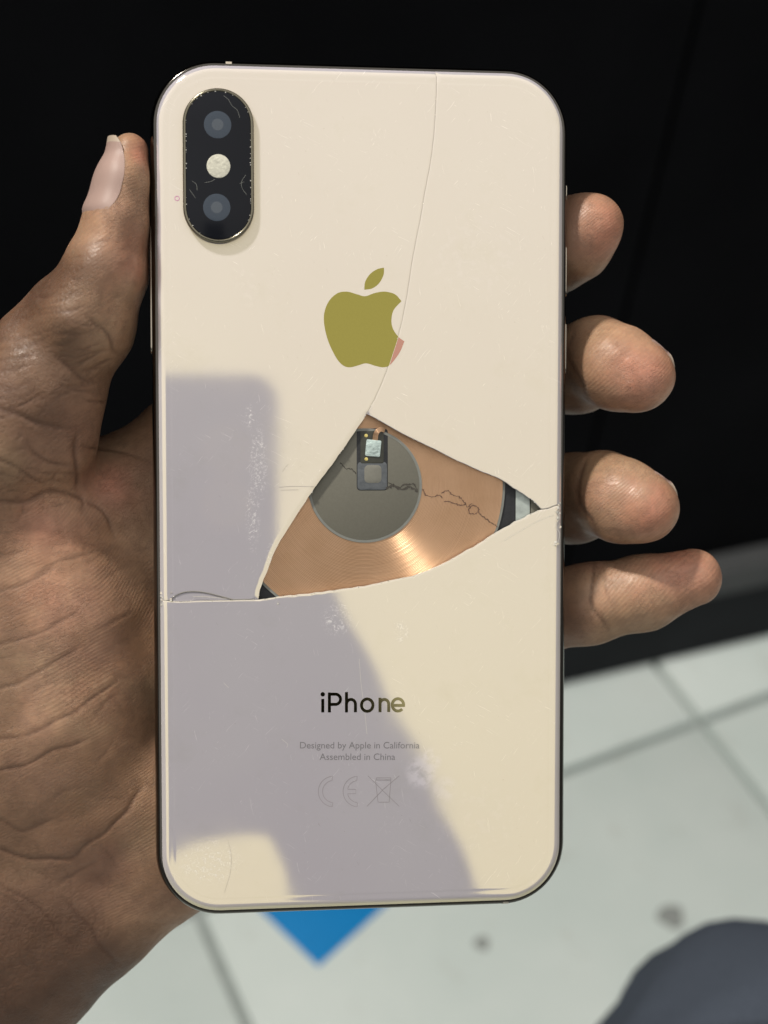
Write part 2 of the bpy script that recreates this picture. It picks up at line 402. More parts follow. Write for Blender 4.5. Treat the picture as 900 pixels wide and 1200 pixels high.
# black cabinet whose foot meets the floor
a = floor_pt(640, 806); b = floor_pt(930, 738); dv = (b - a); dv[2] = 0; dv /= np.linalg.norm(dv); nv = np.array([-dv[1], dv[0], 0])
cabm = Matrix([[dv[0], nv[0], 0, a[0]], [dv[1], nv[1], 0, a[1]], [0, 0, 1, 0], [0, 0, 0, 1]])
cabinet = tag(bpy.data.objects.new('cabinet', None), 'black laminate cabinet standing on the pale tiles with a grey strip above its plinth', 'cabinet'); COL.objects.link(cabinet); cabinet.matrix_world = cabm
def box(name, x0, x1, y0, y1, z0, z1, m, parent, bev=.003):
    return link(name, prism_mesh(name, [(x0, y0), (x1, y0), (x1, y1), (x0, y1)], z0, z1, bev, scale=1), m, parent)
box('plinth', -3.3, 3.3, .0, .8, 0, .085, 'cab_kick', cabinet)
box('edge_strip', -3.3, 3.3, -.004, .8, .086, .118, 'cab_strip', cabinet, .010)
for k in range(6): box('front_panel', -3.3 + 1.1 * k + .002, -3.3 + 1.1 * (k + 1) - .002, .018, .8, .119, 2.7, 'cab', cabinet)
# blue card
c0 = floor_pt(373, 1133); c1 = floor_pt(447, 1066); c2 = floor_pt(298, 1060)
e1 = (c1 - c0); e1 /= np.linalg.norm(e1); e2 = (c2 - c0); e2 /= np.linalg.norm(e2)
P = [c0, c0 + e1 * .13, c0 + e1 * .13 + e2 * .13, c0 + e2 * .13]
cc = np.mean(P, 0)
card = link('blue_card', prism_mesh('blue_card', [tuple((p - cc)[:2]) for p in P], 0, .0015, .0004, scale=1), 'blue')
card.location = (cc[0], cc[1], .0003); tag(card, 'flat bright blue square card lying on the pale floor tile', 'card')
# crumbs of dirt
for px, py, r, lab in ((787, 1075, .012, 'dark smudge of dirt on the pale tile close to the denim knee'), (565, 1106, .007, 'faint little dirt spot on the pale tile between blue card and knee')):
    q = floor_pt(px, py); V, Fc = lathe(0, 0, [(0.0001, .5), (.3, .46), (.6, .3), (.85, .12), (1, 0)], 14)
    V = [(x * r * (1 + .25 * math.sin(3 * math.atan2(y, x))), y * r, z * r * .12) for x, y, z in V]
    o = link('dirt_spot', fix(mesh('dirt_spot', V, Fc, 1), 60), 'dirt'); o.location = (q[0], q[1], .0002)
    tag(o, lab, 'dirt')

# ------------------------------------------------------------------ SDF modelling (bodies are one continuous surface)
class SDF:
    def __init__(s, lo, hi, h):
        s.lo = np.array(lo, float); s.h = h; s.n = np.ceil((np.array(hi) - s.lo) / h).astype(int) + 1
        s.ax = [(s.lo[i] + h * np.arange(s.n[i])).astype(np.float32) for i in range(3)]
        s.D = np.full(s.n, 50, np.float32)
    def sub(s, lo, hi):
        i0 = np.clip(np.floor((np.array(lo) - s.lo) / s.h).astype(int), 0, s.n - 1); i1 = np.clip(np.ceil((np.array(hi) - s.lo) / s.h).astype(int) + 1, 1, s.n)
        sl = tuple(slice(a, max(a + 1, b)) for a, b in zip(i0, i1))
        return sl, (s.ax[0][sl[0]][:, None, None], s.ax[1][sl[1]][None, :, None], s.ax[2][sl[2]][None, None, :])
    def cone(s, a, b, ra, rb, k=3.0, D=None, zs=1.0):
        """tapered capsule, blended in with radius k; zs > 1 widens it along z"""
        D = s.D if D is None else D
        a = np.array(a, float); b = np.array(b, float); R = max(ra, rb) * max(1, zs) + k + 3
        sl, (X, Y, Z) = s.sub(np.minimum(a, b) - R, np.maximum(a, b) + R)
        zc = (a[2] + b[2]) / 2
        Zs = (Z - zc) / zs + zc; az = (a[2] - zc) / zs + zc; bz = (b[2] - zc) / zs + zc
        ba = np.array([b[0] - a[0], b[1] - a[1], bz - az]); L2 = float(ba @ ba) + 1e-9
        t = np.clip(((X - a[0]) * ba[0] + (Y - a[1]) * ba[1] + (Zs - az) * ba[2]) / L2, 0, 1)
        d = np.sqrt((X - a[0] - t * ba[0]) ** 2 + (Y - a[1] - t * ba[1]) ** 2 + (Zs - az - t * ba[2]) ** 2) - (ra + (rb - ra) * t)
        o = D[sl]
        if k > 0:
            h = np.clip(.5 + .5 * (o - d) / k, 0, 1); D[sl] = o + (d - o) * h - k * h * (1 - h)
        else: D[sl] = np.minimum(o, d)
    def chain(s, pts, k=3.0, D=None, zs=1.0):
        for (a, ra), (b, rb) in zip(pts[:-1], pts[1:]): s.cone(a, b, ra, rb, k, D, zs)
    def new(s): return np.full(s.n, 50, np.float32)
    def mesh(s):
        """surface nets"""
        D = s.D; S = D < 0; nx, ny, nz = D.shape
        c = [S[i:nx - 1 + i, j:ny - 1 + j, k:nz - 1 + k] for i in (0, 1) for j in (0, 1) for k in (0, 1)]
        anyc = c[0].copy(); allc = c[0].copy()
        for q in c[1:]: anyc |= q; allc &= q
        act = np.argwhere(anyc & ~allc); idx = np.full((nx - 1, ny - 1, nz - 1), -1, np.int64); idx[tuple(act.T)] = np.arange(len(act))
        corners = [(i, j, k) for i in (0, 1) for j in (0, 1) for k in (0, 1)]
        val = np.stack([D[tuple((act + np.array(q)).T)] for q in corners], 1).astype(np.float64)
        acc = np.zeros((len(act), 3)); cnt = np.zeros(len(act))
        for u in range(8):
            for v in range(u + 1, 8):
                if sum(abs(x - y) for x, y in zip(corners[u], corners[v])) != 1: continue
                a, b = val[:, u], val[:, v]; m_ = (a < 0) != (b < 0)
                t = np.where(m_, a / np.where(m_, a - b, 1), 0)
                P = np.array(corners[u]) + t[:, None] * (np.array(corners[v]) - np.array(corners[u]))
                acc += P * m_[:, None]; cnt += m_
        V = (act + acc / cnt[:, None]) * s.h + s.lo
        Q = []
        for ax in range(3):
            sh = [slice(None)] * 3; s2 = [slice(None)] * 3; sh[ax] = slice(0, -1); s2[ax] = slice(1, None)
            A, B = S[tuple(sh)], S[tuple(s2)]
            e = np.argwhere(A != B)
            o1, o2 = [q for q in range(3) if q != ax]
            e = e[(e[:, o1] > 0) & (e[:, o2] > 0) & (e[:, o1] < D.shape[o1] - 1) & (e[:, o2] < D.shape[o2] - 1)]
            if not len(e): continue
            inside = A[tuple(e.T)]
            d1 = np.zeros(3, int); d1[o1] = 1; d2 = np.zeros(3, int); d2[o2] = 1
            q = np.stack([idx[tuple((e - d1 - d2).T)], idx[tuple((e - d2).T)], idx[tuple(e.T)], idx[tuple((e - d1).T)]], 1)
            flip = inside if ax != 1 else ~inside
            q[~flip] = q[~flip][:, ::-1]; Q.append(q)
        return V, np.concatenate(Q)
def np_mesh(name, V, Q, scale=.001):
    me = bpy.data.meshes.new(name); me.vertices.add(len(V)); me.vertices.foreach_set('co', (V * scale).astype(np.float32).ravel())
    me.loops.add(Q.size); me.loops.foreach_set('vertex_index', Q.astype(np.int32).ravel())
    me.polygons.add(len(Q)); me.polygons.foreach_set('loop_start', np.arange(0, Q.size, 4, dtype=np.int32)); me.polygons.foreach_set('loop_total', np.full(len(Q), 4, np.int32))
    me.update(calc_edges=True); me.validate(); me.polygons.foreach_set('use_smooth', np.ones(len(me.polygons), bool)); me.update(); return me

# ================================================================== PHONE
phone = bpy.data.objects.new('smartphone', None); COL.objects.link(phone); phone.matrix_world = PHONE_M; phone.empty_display_size = .02
tag(phone, 'gold smartphone with cracked glass back and copper coil showing, held in hand', 'smartphone')
GW, GH, GR = 37.3, 77.35, 10.6          # glass half sizes, corner radius
INS = 1.35                              # the steel band stands out this far beyond the glass
outline = rrect(GW, GH, GR, 16, 1.2)
def part(name, V, Fc, m, parent=phone, angle=35): return link(name, fix(mesh(name, V, Fc), angle), m, parent)
# steel band
prof = []
for i in range(17):
    a = math.radians(78 - 156 * i / 16); prof.append((-INS * math.cos(a) ** .75 if math.cos(a) > 0 else 0, -4.1 + 3.25 * math.sin(a) / math.sin(math.radians(78))))
prof = [(.25, -.80)] + prof + [(.25, -7.3), (2.6, -7.3), (2.6, -1.6), (.6, -1.6)]
frame = part('frame', *ring(outline, prof[::-1]), 'steel', angle=50)
link('display', prism_mesh('display', rrect(GW, GH, GR, 16)[::1], -7.75, -7.0, .35), 'display', phone)
link('inner_plate', prism_mesh('inner_plate', rrect(GW - 2.4, GH - 2.4, GR - 2.4, 10), -6.8, -2.2), 'plate', phone)
def pill(hw, hh): return rrect(hw, hh, min(hw, hh) * .98, 6)
def side_key(name, side, y0, y1, out=.16):
    """a key let into the steel band"""
    L = abs(y1 - y0) / 2; cy = (y0 + y1) / 2; xs = GW + INS
    V, Fc = prism(pill(L, 1.35), -.6, out, .2)
    V = [(side * (xs + z), cy + x, -4.1 + y) for x, y, z in V]
    return part(name, V, Fc, 'button', frame)
def Ypx(x, y): return pp(x, y, -4)[1]
side_key('side_button', -1, Ypx(176, 262), Ypx(176, 415)); 
side_key('mute_switch', 1, Ypx(664, 214), Ypx(664, 238)); side_key('volume_button', 1, Ypx(664, 286), Ypx(664, 350)); side_key('volume_button', 1, Ypx(664, 376), Ypx(664, 440))
for (x, y, vert) in ((268, 68, 0), (594, 1062, 0)):      # antenna break lines
    q = p2(x, y); sx = q[0]; sy = GH if y < 600 else -GH
    V, Fc = [], []
    n_ = len(prof) - 4
    for off, z in prof[1:n_]:
        for dx in (-.55, .55): V.append((sx + dx, math.copysign(GH - off + .02, sy), z))
    for i in range(len(V) // 2 - 1): Fc.append((2 * i, 2 * i + 1, 2 * i + 3, 2 * i + 2))
    part('antenna_band', V, Fc, 'antenna', frame)

# ------------------------------------------------------------------ broken glass back
crack_top = catmull([p2(*q) for q in ((512, 80), (510.5, 130), (506, 180), (498, 225), (492, 260), (484, 300), (477, 345), (469, 385), (458, 420), (445, 455), (430, 485))], 5)
hole_r = catmull([p2(*q) for q in ((430, 485), (470, 507), (520, 532), (560, 551), (585, 561), (605, 574), (622, 585), (635, 597))], 5)
hole_b = catmull([p2(*q) for q in ((303, 703), (325, 700), (350, 697), (385, 693), (420, 688), (450, 682), (490, 673), (520, 660), (555, 641), (585, 622), (615, 606), (635, 597))], 5)
hole_l = catmull([p2(*q) for q in ((303, 703), (305, 690), (313, 670), (325, 640), (345, 608), (365, 577), (385, 550), (405, 522), (430, 485))], 5)
crack_l = catmull([p2(*q) for q in ((186, 703), (200, 704.5), (215, 705), (240, 704), (270, 703.5), (303, 703))], 4)
arc_l = catmull([p2(*q) for q in ((199, 703.6), (205, 699), (214, 695), (226, 693.6), (240, 694.8), (256, 698.6), (274, 703.4))], 4)
crack_r = catmull([p2(*q) for q in ((635, 597), (642, 596), (650, 593), (660, 591))], 3)
def jag(P, amp, keep=True):
    out = []
    for i, q in enumerate(P):
        f = 0 if i in (0, len(P) - 1) else amp
        out.append((q[0] + random.uniform(-f, f), q[1] + random.uniform(-f, f)))
    return out
hole_b = jag(hole_b, .10); hole_r = jag(hole_r, .05); hole_l = jag(hole_l, .06); crack_top = jag(crack_top, .03)
OUT = np.array(outline)
def oi(p): return int(np.argmin(np.sum((OUT - np.array(p)) ** 2, 1)))
def oarc(i, j):
    r = []
    k = i
    while True:
        r.append(tuple(OUT[k]))
        if k == j: break
        k = (k + 1) % len(OUT)
    return r
iT, iL, iR = oi(crack_top[0]), oi(crack_l[0]), oi(crack_r[-1])
def sh(P, dx, dy): return [(x + dx, y + dy) for x, y in P]
inside_out = lambda P: [q for q in P if abs(q[0]) < GW - .05 and abs(q[1]) < GH - .05]
g = .022
left_edge = [q for q in crack_l if q[0] < arc_l[0][0]] + arc_l + [q for q in crack_l if q[0] > arc_l[-1][0] + .1]
shardA = oarc(iT, iL) + sh(inside_out(left_edge)[:-1], 0, g) + hole_l[:-1] + sh(inside_out(crack_top[::-1]), -g, 0)
shardB = oarc(iR, iT) + sh(inside_out(crack_top)[:-1], g, 0) + hole_r + sh(inside_out(crack_r)[1:], 0, g)
shardC = oarc(iL, iR) + sh(inside_out(crack_r)[::-1], 0, -g) + hole_b[::-1][1:] + sh(inside_out(crack_l)[::-1][1:], 0, -g)
sliver = sh([q for q in crack_l if arc_l[0][0] + .3 < q[0] < arc_l[-1][0] - .3], 0, .03) + sh(arc_l[::-1][1:-1], 0, -.05)
def seg_dist(P, L):
    P = np.asarray(P); d = np.full(len(P), 1e9)
    for a, b in zip(L[:-1], L[1:]):
        a = np.array(a); b = np.array(b); ab = b - a
        t = np.clip(((P - a) @ ab) / (ab @ ab + 1e-12), 0, 1); d = np.minimum(d, np.linalg.norm(P - a - t[:, None] * ab, axis=1))
    return d
def edge_in(P):
    q = np.abs(P) - np.array([GW - GR, GH - GR]); return GR - (np.linalg.norm(np.maximum(q, 0), axis=1) + np.minimum(np.maximum(q[:, 0], q[:, 1]), 0))
rings = []
def off_outline(e):
    out = []
    for x, y in outline:
        cx_, cy_ = max(-(GW - GR), min(GW - GR, x)), max(-(GH - GR), min(GH - GR, y)); dx_, dy_ = x - cx_, y - cy_; L_ = math.hypot(dx_, dy_)
        out.append((x - dx_ / L_ * e, y - dy_ / L_ * e))
    return out
for e in (.15, .32, .5, .7, .92, 1.15, 1.4, 1.65, 1.9, 2.15, 2.28, 2.36, 2.45, 2.6): rings += off_outline(e)
def offs(L, ds):
    A = np.array(L); d = np.gradient(A, axis=0); nn = np.stack([-d[:, 1], d[:, 0]], 1); nn /= np.linalg.norm(nn, axis=1)[:, None] + 1e-9
    return [tuple(p) for s_ in ds for p in (A + nn * s_)]
def in_poly(P, poly):
    P = np.asarray(P); A = np.array(poly); B = np.roll(A, -1, 0); c = np.zeros(len(P), bool)
    for a, b in zip(A, B):
        if a[1] == b[1]: continue
        k = (a[1] > P[:, 1]) != (b[1] > P[:, 1]); c ^= k & (P[:, 0] < (b[0] - a[0]) * (P[:, 1] - a[1]) / (b[1] - a[1]) + a[0])
    return c
def shard(poly, bevels, dz=(0, 0, 0), name='glass_shard'):
    """bevels: (polyline, width, drop) chamfers along broken edges"""
    pts = list(rings)
    for L, wd, dr in bevels: pts += offs(L, [s_ * wd * f for s_ in (-1, 1) for f in (.2, .5, .8, 1.0, 1.12)])
    pts = np.array(pts); k = in_poly(pts, poly); pts = pts[k]
    bd = seg_dist(pts, poly + [poly[0]]); pts = pts[bd > .07]
    vs = [Vector(p) for p in poly] + [Vector(p) for p in pts]
    r = delaunay_2d_cdt(vs, [], [list(range(len(poly)))], 1, 1e-5)
    P = np.array([tuple(v) for v in r[0]]); T = [f for f in r[2]]
    e = np.maximum(edge_in(P), 0)
    z = -.58 * np.clip(1 - e / 1.35, 0, 1) ** 2.1 - .016 * np.clip((2.45 - e) / .25, 0, 1)
    for L, wd, dr in bevels: z = z - dr * np.clip(1 - seg_dist(P, L) / wd, 0, 1) ** 1.5
    z = z + dz[0] + dz[1] * P[:, 0] + dz[2] * P[:, 1]
    n = len(P); V = [(x, y, q) for (x, y), q in zip(P, z)] + [(x, y, min(q - .05, -.75) if True else q) for (x, y), q in zip(P, z - .35)]
    Fc = []; ec = {}
    for f in T:
        a2 = sum(P[f[i]][0] * P[f[(i + 1) % 3]][1] - P[f[(i + 1) % 3]][0] * P[f[i]][1] for i in range(3))
        if a2 < 0: f = f[::-1]
        Fc.append(tuple(f)); Fc.append(tuple(i + n for i in f[::-1]))
        for i in range(3):
            u, v = f[i], f[(i + 1) % 3]; ec[(u, v)] = 1
    nt_ = len(Fc); 
    for (u, v) in ec:
        if (v, u) not in ec: Fc.append((v, u, u + n, v + n))
    me = mesh(name, V, Fc)
    me.materials.append(MB['back']); me.materials.append(MB['glass_edge'])
    mi = np.zeros(len(me.polygons), np.int32); mi[nt_:] = 1
    me.polygons.foreach_set('material_index', mi); me.polygons.foreach_set('use_smooth', np.ones(len(me.polygons), bool)); me.set_sharp_from_angle(angle=math.radians(32)); me.update()
    return link(name, me, None, phone)
shard(shardA, [(hole_l, .9, .11), (crack_top, .3, .06), (left_edge[3:], .22, .1)])
shard(shardB, [(hole_r, .1, .03), (crack_top, .3, .06), (crack_r, .2, .1)], (.02, .0006, .0003))
shard(shardC, [(hole_b, .35, .06), (crack_l, .22, .08), (crack_r, .25, .12)], (.0, 0, 0))
shard(sliver, [], (-.12, 0, .006), 'glass_splinter')
# crumbs of crushed glass at the two crack ends
for (px, py, n_, sp) in ((189, 703, 16, .9), (654, 610, 12, .8), (655, 594, 8, .6), (201, 702, 5, .7), (326, 706, 3, .3), (652, 640, 5, .7)):
    for k in range(n_):
        q = np.array(p2(px, py)) + rng.normal(0, 1, 2) * np.array([sp * .45, sp]); r_ = random.uniform(.10, .32)
        if edge_in(q[None])[0] < .1: q[0] = math.copysign(GW - .3, q[0])
        a0 = random.uniform(0, 6.28); pl = [(q[0] + r_ * random.uniform(.6, 1.2) * math.cos(a0 + i * 1.256), q[1] + r_ * random.uniform(.6, 1.2) * math.sin(a0 + i * 1.256)) for i in range(5)]
        zz = -.58 * max(0, 1 - max(edge_in(q[None])[0], 0) / 1.35) ** 2.1
        V, Fc = prism(pl, zz - .15, zz + random.uniform(.02, .1)); t1, t2 = random.uniform(-.5, .5), random.uniform(-.5, .5)
        V = [(x, y, z + (x - q[0]) * t1 * .6 + (y - q[1]) * t2 * .6) for x, y, z in V]
        part('glass_crumb', V, Fc, 'glass_edge' if k % 3 else 'back', angle=20)

def chip_at(q, r_, zz, m_='glass_edge'):
    a0 = random.uniform(0, 6.28); pl = [(q[0] + r_ * random.uniform(.5, 1.3) * math.cos(a0 + i * 1.256), q[1] + r_ * random.uniform(.5, 1.3) * math.sin(a0 + i * 1.256)) for i in range(5)]
    V, Fc = prism(pl, zz - .12, zz + .03); t1, t2 = random.uniform(-.5, .5), random.uniform(-.5, .5)
    part('glass_crumb', [(x, y, z + (x - q[0]) * t1 + (y - q[1]) * t2) for x, y, z in V], Fc, m_, angle=20)
for L_, n_ in ((hole_b, 34), (hole_r, 12), (hole_l, 16), (crack_l, 14), (crack_r, 8), (crack_top, 12)):
    for _ in range(n_):
        t = random.random() ** .9 * (len(L_) - 1); i = int(t); a_ = np.array(L_[i]); b_ = np.array(L_[min(i + 1, len(L_) - 1)]); q = a_ + (b_ - a_) * (t - i) + rng.normal(0, .05, 2)
        if edge_in(q[None])[0] > 1.8: chip_at(q, random.uniform(.04, .12), .0)
for m_, wd_, L_ in (('mark', .07, ((327, 571), (345, 570), (368, 570.5))), ('mark', .06, ((329, 574.5), (350, 574))), ('mark', .06, ((331, 553), (335, 547), (338, 544))), ('mark', .045, ((267, 984), (271, 1002), (270, 1022), (263, 1046))),
                    ('glass_edge', .08, ((590, 634), (610, 622), (630, 611), (650, 603))), ('glass_edge', .09, ((650, 598), (656, 606), (651, 616), (656, 626), (652, 640))), ('glass_edge', .08, ((226, 699), (250, 700), (266, 702))), ('glass_edge', .07, ((262, 800), (268, 806))), ('glass_edge', .06, ((330, 866), (337, 872), (336, 876)))):
    part('hairline_scratch', *ribbon(catmull([p2(*q) for q in L_], 5), wd_, .012, thick=.01), m_)

# ------------------------------------------------------------------ what shows through the hole
ZC = -1.05
cx, cy = p2(428, 569, ZC); S_ = np.linalg.norm(pp(429, 569, ZC) - pp(428, 569, ZC))     # mm per pixel
ro, ri = 163 * S_, 66 * S_
prof = [(ri - .3, ZC - .5)]; turns = 62; pit = (ro - ri) / turns
for i in range(turns):
    r0 = ri + i * pit
    am = .052 * random.uniform(.85, 1.1)
    for t in (0, .12, .25, .4, .6, .75, .88): prof.append((r0 + t * pit, ZC - .13 + am * math.sin(math.pi * t) ** .9))
prof += [(ro, ZC - .10), (ro, ZC - .5)]
coil = link('charging_coil', fix(mesh('charging_coil', *lathe(0, 0, prof, 180)), 80), 'copper', phone); coil.location = (cx / 1000, cy / 1000, 0)
part('coil_collar', *lathe(cx, cy, [(ro + .02, ZC - .6), (ro + .02, ZC - .08), (ro + .45, ZC - .08), (ro + .45, ZC - .6)], 128), 'ferrite_rim')
part('coil_tray', *prism(circle(cx, cy, ro + 5, 96), ZC - .9, ZC - .35), 'plate')
core = link('coil_core', prism_mesh('coil_core', circle(cx, cy, ri - .35, 96), ZC - .5, ZC + .02, .05), 'ferrite', phone)
part('core_rim', *lathe(cx, cy, [(ri - .36, ZC - .4), (ri - .36, ZC + .035), (ri + .12, ZC + .035), (ri + .12, ZC - .4)], 128), 'ferrite_rim', core)
def q4(x0, y0, x1, y1, z, r=.4, rot=0):
    a = p2(x0, y1, z); b = p2(x1, y0, z); hw, hh = (b[0] - a[0]) / 2, (b[1] - a[1]) / 2; mx_, my_ = (a[0] + b[0]) / 2, (a[1] + b[1]) / 2
    P = rrect(hw, hh, min(r, hw * .9, hh * .9), 4); c_, s_ = math.cos(rot), math.sin(rot)
    return [(mx_ + x * c_ - y * s_, my_ + x * s_ + y * c_) for x, y in P]
zt = ZC + .03
slot = link('core_slot', prism_mesh('core_slot', q4(418, 502, 454.5, 575, zt, .7), ZC - .3, zt, .03), 'plate', core)
link('slot_resin', prism_mesh('slot_resin', q4(419, 541.5, 453.5, 574, zt, .6), ZC - .2, zt + .03, .03), 'slot', core)
link('slot_pad', prism_mesh('slot_pad', q4(427, 545, 447, 566, zt, .8), ZC - .2, zt + .05, .02), 'slot_pad', core)
board = link('circuit_board', prism_mesh('circuit_board', q4(422.5, 505, 449.5, 543, zt, .3), ZC - .2, zt + .06, .03), 'board', core)
chip = link('chip', prism_mesh('chip', q4(428.5, 515.5, 446, 535, zt, .25, -.1), zt, zt + .22, .06), 'chip', board)
link('chip_lid', prism_mesh('chip_lid', q4(432, 518, 443, 531, zt, .5, -.1), zt + .1, zt + .3, .06), 'chip', board)
for x_, y_ in ((429, 510.5), (429.2, 538)): link('solder_pad', prism_mesh('solder_pad', circle(*p2(x_, y_, zt), .33, 16), zt, zt + .10, .03), 'solder', board)
fl = catmull([p2(*q, zt) for q in ((439.5, 516), (440, 510), (442, 505.5), (446, 503), (451, 504.5))], 4)
V, Fc = ribbon(fl, np.linspace(1.0, .8, len(fl)), 0, thick=.05)
nfl = len(fl); V = [(x, y, z + zt + .14 + .35 * math.sin(math.pi * ((i % nfl) / (nfl - 1))) ) for i, (x, y, z) in enumerate(V)]
part('flex_strip', V, Fc, 'copper', core, 60)
# bracket and dark strip at the right tip
zb = ZC + .0
br = [p2(*q, zb) for q in ((604.5, 555), (621, 560), (621, 640), (604.5, 640))]
link('silver_bracket', prism_mesh('silver_bracket', br, ZC - .3, zb, .06), 'bracket', phone)
br = [p2(*q, zb) for q in ((622, 560), (645, 575), (645, 640), (622, 640))]
link('grey_bracket', prism_mesh('grey_bracket', br, ZC - .4, zb - .1, .05), 'ferrite', phone)
# scorched hairline across core and coil
def scorch(pts, wmin, wmax, z, amp, parent):
    P = catmull(pts, 6); P = [(x + random.uniform(-amp, amp), y + random.uniform(-amp, amp)) for x, y in P]
    return part('scorch_line', *ribbon(P, np.array([random.uniform(wmin, wmax) for _ in P]), z, thick=.02), 'scorch' if parent is phone else 'soot', parent, 30)
scorch([p2(*q, zt) for q in ((452, 572), (462, 569), (470, 573), (480, 571), (489, 575))], .15, .75, ZC + .065, .14, core)
scorch([p2(*q, zt) for q in ((456, 565), (466, 572), (474, 568), (486, 568), (489, 576))], .08, .4, ZC + .062, .16, core)
scorch([p2(*q, zt) for q in ((399, 542), (405, 549), (413, 550), (418, 556))], .06, .25, ZC + .06, .14, core)
zz = ZC + .03
for L_ in (((495, 573), (499, 580), (508, 582), (514, 580), (519, 584)), ((517, 578), (524, 575), (531, 580), (539, 583), (545, 590), (538, 592), (528, 588), (520, 588)),
           ((545, 590), (548, 594), (553, 590)), ((549, 597), (555, 592), (561, 596), (558, 602), (551, 602), (549, 597)), ((560, 600), (567, 606), (575, 612), (583, 617))):
    scorch([p2(*q, zz) for q in L_], .05, .30, zz, .11, phone)

# ------------------------------------------------------------------ camera bump
bx, by = p2(256, 194, 1.0); BW, BH = 5.9, 13.35
housing = part('camera_housing', *ring(sh(rrect(BW + .5, BH + .5, BW + .49, 20), bx, by), [(.65, -.5), (.65, 1.02), (.52, 1.14), (.34, 1.18), (.14, 1.06), (.02, .82), (0, .5), (0, -.5)]), 'trim', angle=70)
link('cover_glass', prism_mesh('cover_glass', sh(rrect(BW - .12, BH - .12, BW - .13, 20), bx, by), .2, 1.12, .12), 'black_glass', housing)
for px, py in ((255, 146), (254, 243)):
    lx, ly = p2(px, py, 1.2)
    ln = part('lens', *lathe(lx, ly, [(2.45, 1.0), (2.45, 1.135), (2.36, 1.15), (1.6, 1.17), (.8, 1.185), (.001, 1.19)], 48), 'iris', housing, 60)
    part('inner_element', *lathe(lx, ly, [(1.05, 1.1), (1.05, 1.195), (.6, 1.215), (.001, 1.225)], 32), 'lens', ln, 60)
fx, fy = p2(256, 194.5, 1.2)
fl_ = part('flash', *lathe(fx, fy, [(2.12, 1.0), (2.12, 1.15), (1.95, 1.2), (1.0, 1.23), (.001, 1.24)], 40), 'flash', housing, 50)
# chips along the cover glass rim
for k in range(46):
    t = random.random(); P = sh(rrect(BW - .15, BH - .15, BW - .16, 20, .4), bx, by); q = P[int(t * len(P)) % len(P)]
    r_ = random.uniform(.04, .13); part('rim_chip', *prism([(q[0] + r_ * math.cos(a) * random.uniform(.6, 1.3), q[1] + r_ * math.sin(a) * random.uniform(.6, 1.3)) for a in (0, 1.5, 3, 4.5)], 1.0, 1.13), 'glass_edge', housing, 20)
for L_ in (((262, 112), (268, 117), (272, 124), (278, 129), (281, 138)), ((225, 212), (230, 216), (231, 223)), ((288, 205), (283, 213), (284, 221), (289, 228)), ((240, 214), (247, 212.6), (252, 210)), ((286, 213), (281, 215)), ((222, 222), (229, 232))):
    part('hairline_crack', *ribbon(catmull([p2(*q, 1.12) for q in L_], 4), .05, 1.128, thick=.01), 'ferrite_rim', housing)
part('residue_ring', *ribbon(circle(*p2(207.5, 232.5), .4, 14), .14, .03, True), mat('pink_ink', (.60, .25, .45), .5))

# ------------------------------------------------------------------ logo and lettering
def cp(x, y): return p2(340 + x / 4.5, 290 + y / 4.5)
body = catmull([(602, 495), (570, 470), (543, 430), (534, 385), (546, 330), (587, 283)], 6)[:-1] + \
    catmull([(587, 283), (558, 250), (522, 236), (485, 233), (440, 242), (395, 257), (350, 246), (300, 233), (250, 241), (205, 282), (180, 345), (181, 415), (203, 500), (242, 580), (275, 619), (310, 632), (352, 624), (400, 611), (448, 624), (490, 632), (523, 622), (556, 585), (582, 545), (602, 495)], 6)[:-1]
leaf = catmull([(391, 223), (396, 180), (422, 140), (458, 115), (495, 106)], 6)[:-1] + catmull([(495, 106), (492, 146), (468, 190), (432, 216), (391, 223)], 6)[:-1]
c1_, c2_ = np.array((572, 470.)), np.array((520, 630.)); nrm = np.array([-(c2_ - c1_)[1], (c2_ - c1_)[0]]); nrm = nrm / np.linalg.norm(nrm)
def clip(P, sgn, off):
    out = []
    f = lambda q: sgn * ((np.array(q) - c1_) @ nrm) - off
    for a_, b_ in zip(P, P[1:] + P[:1]):
        fa, fb = f(a_), f(b_)
        if fa >= 0: out.append(a_)
        if (fa >= 0) != (fb >= 0): t = fa / (fa - fb); out.append((a_[0] + (b_[0] - a_[0]) * t, a_[1] + (b_[1] - a_[1]) * t))
    return out
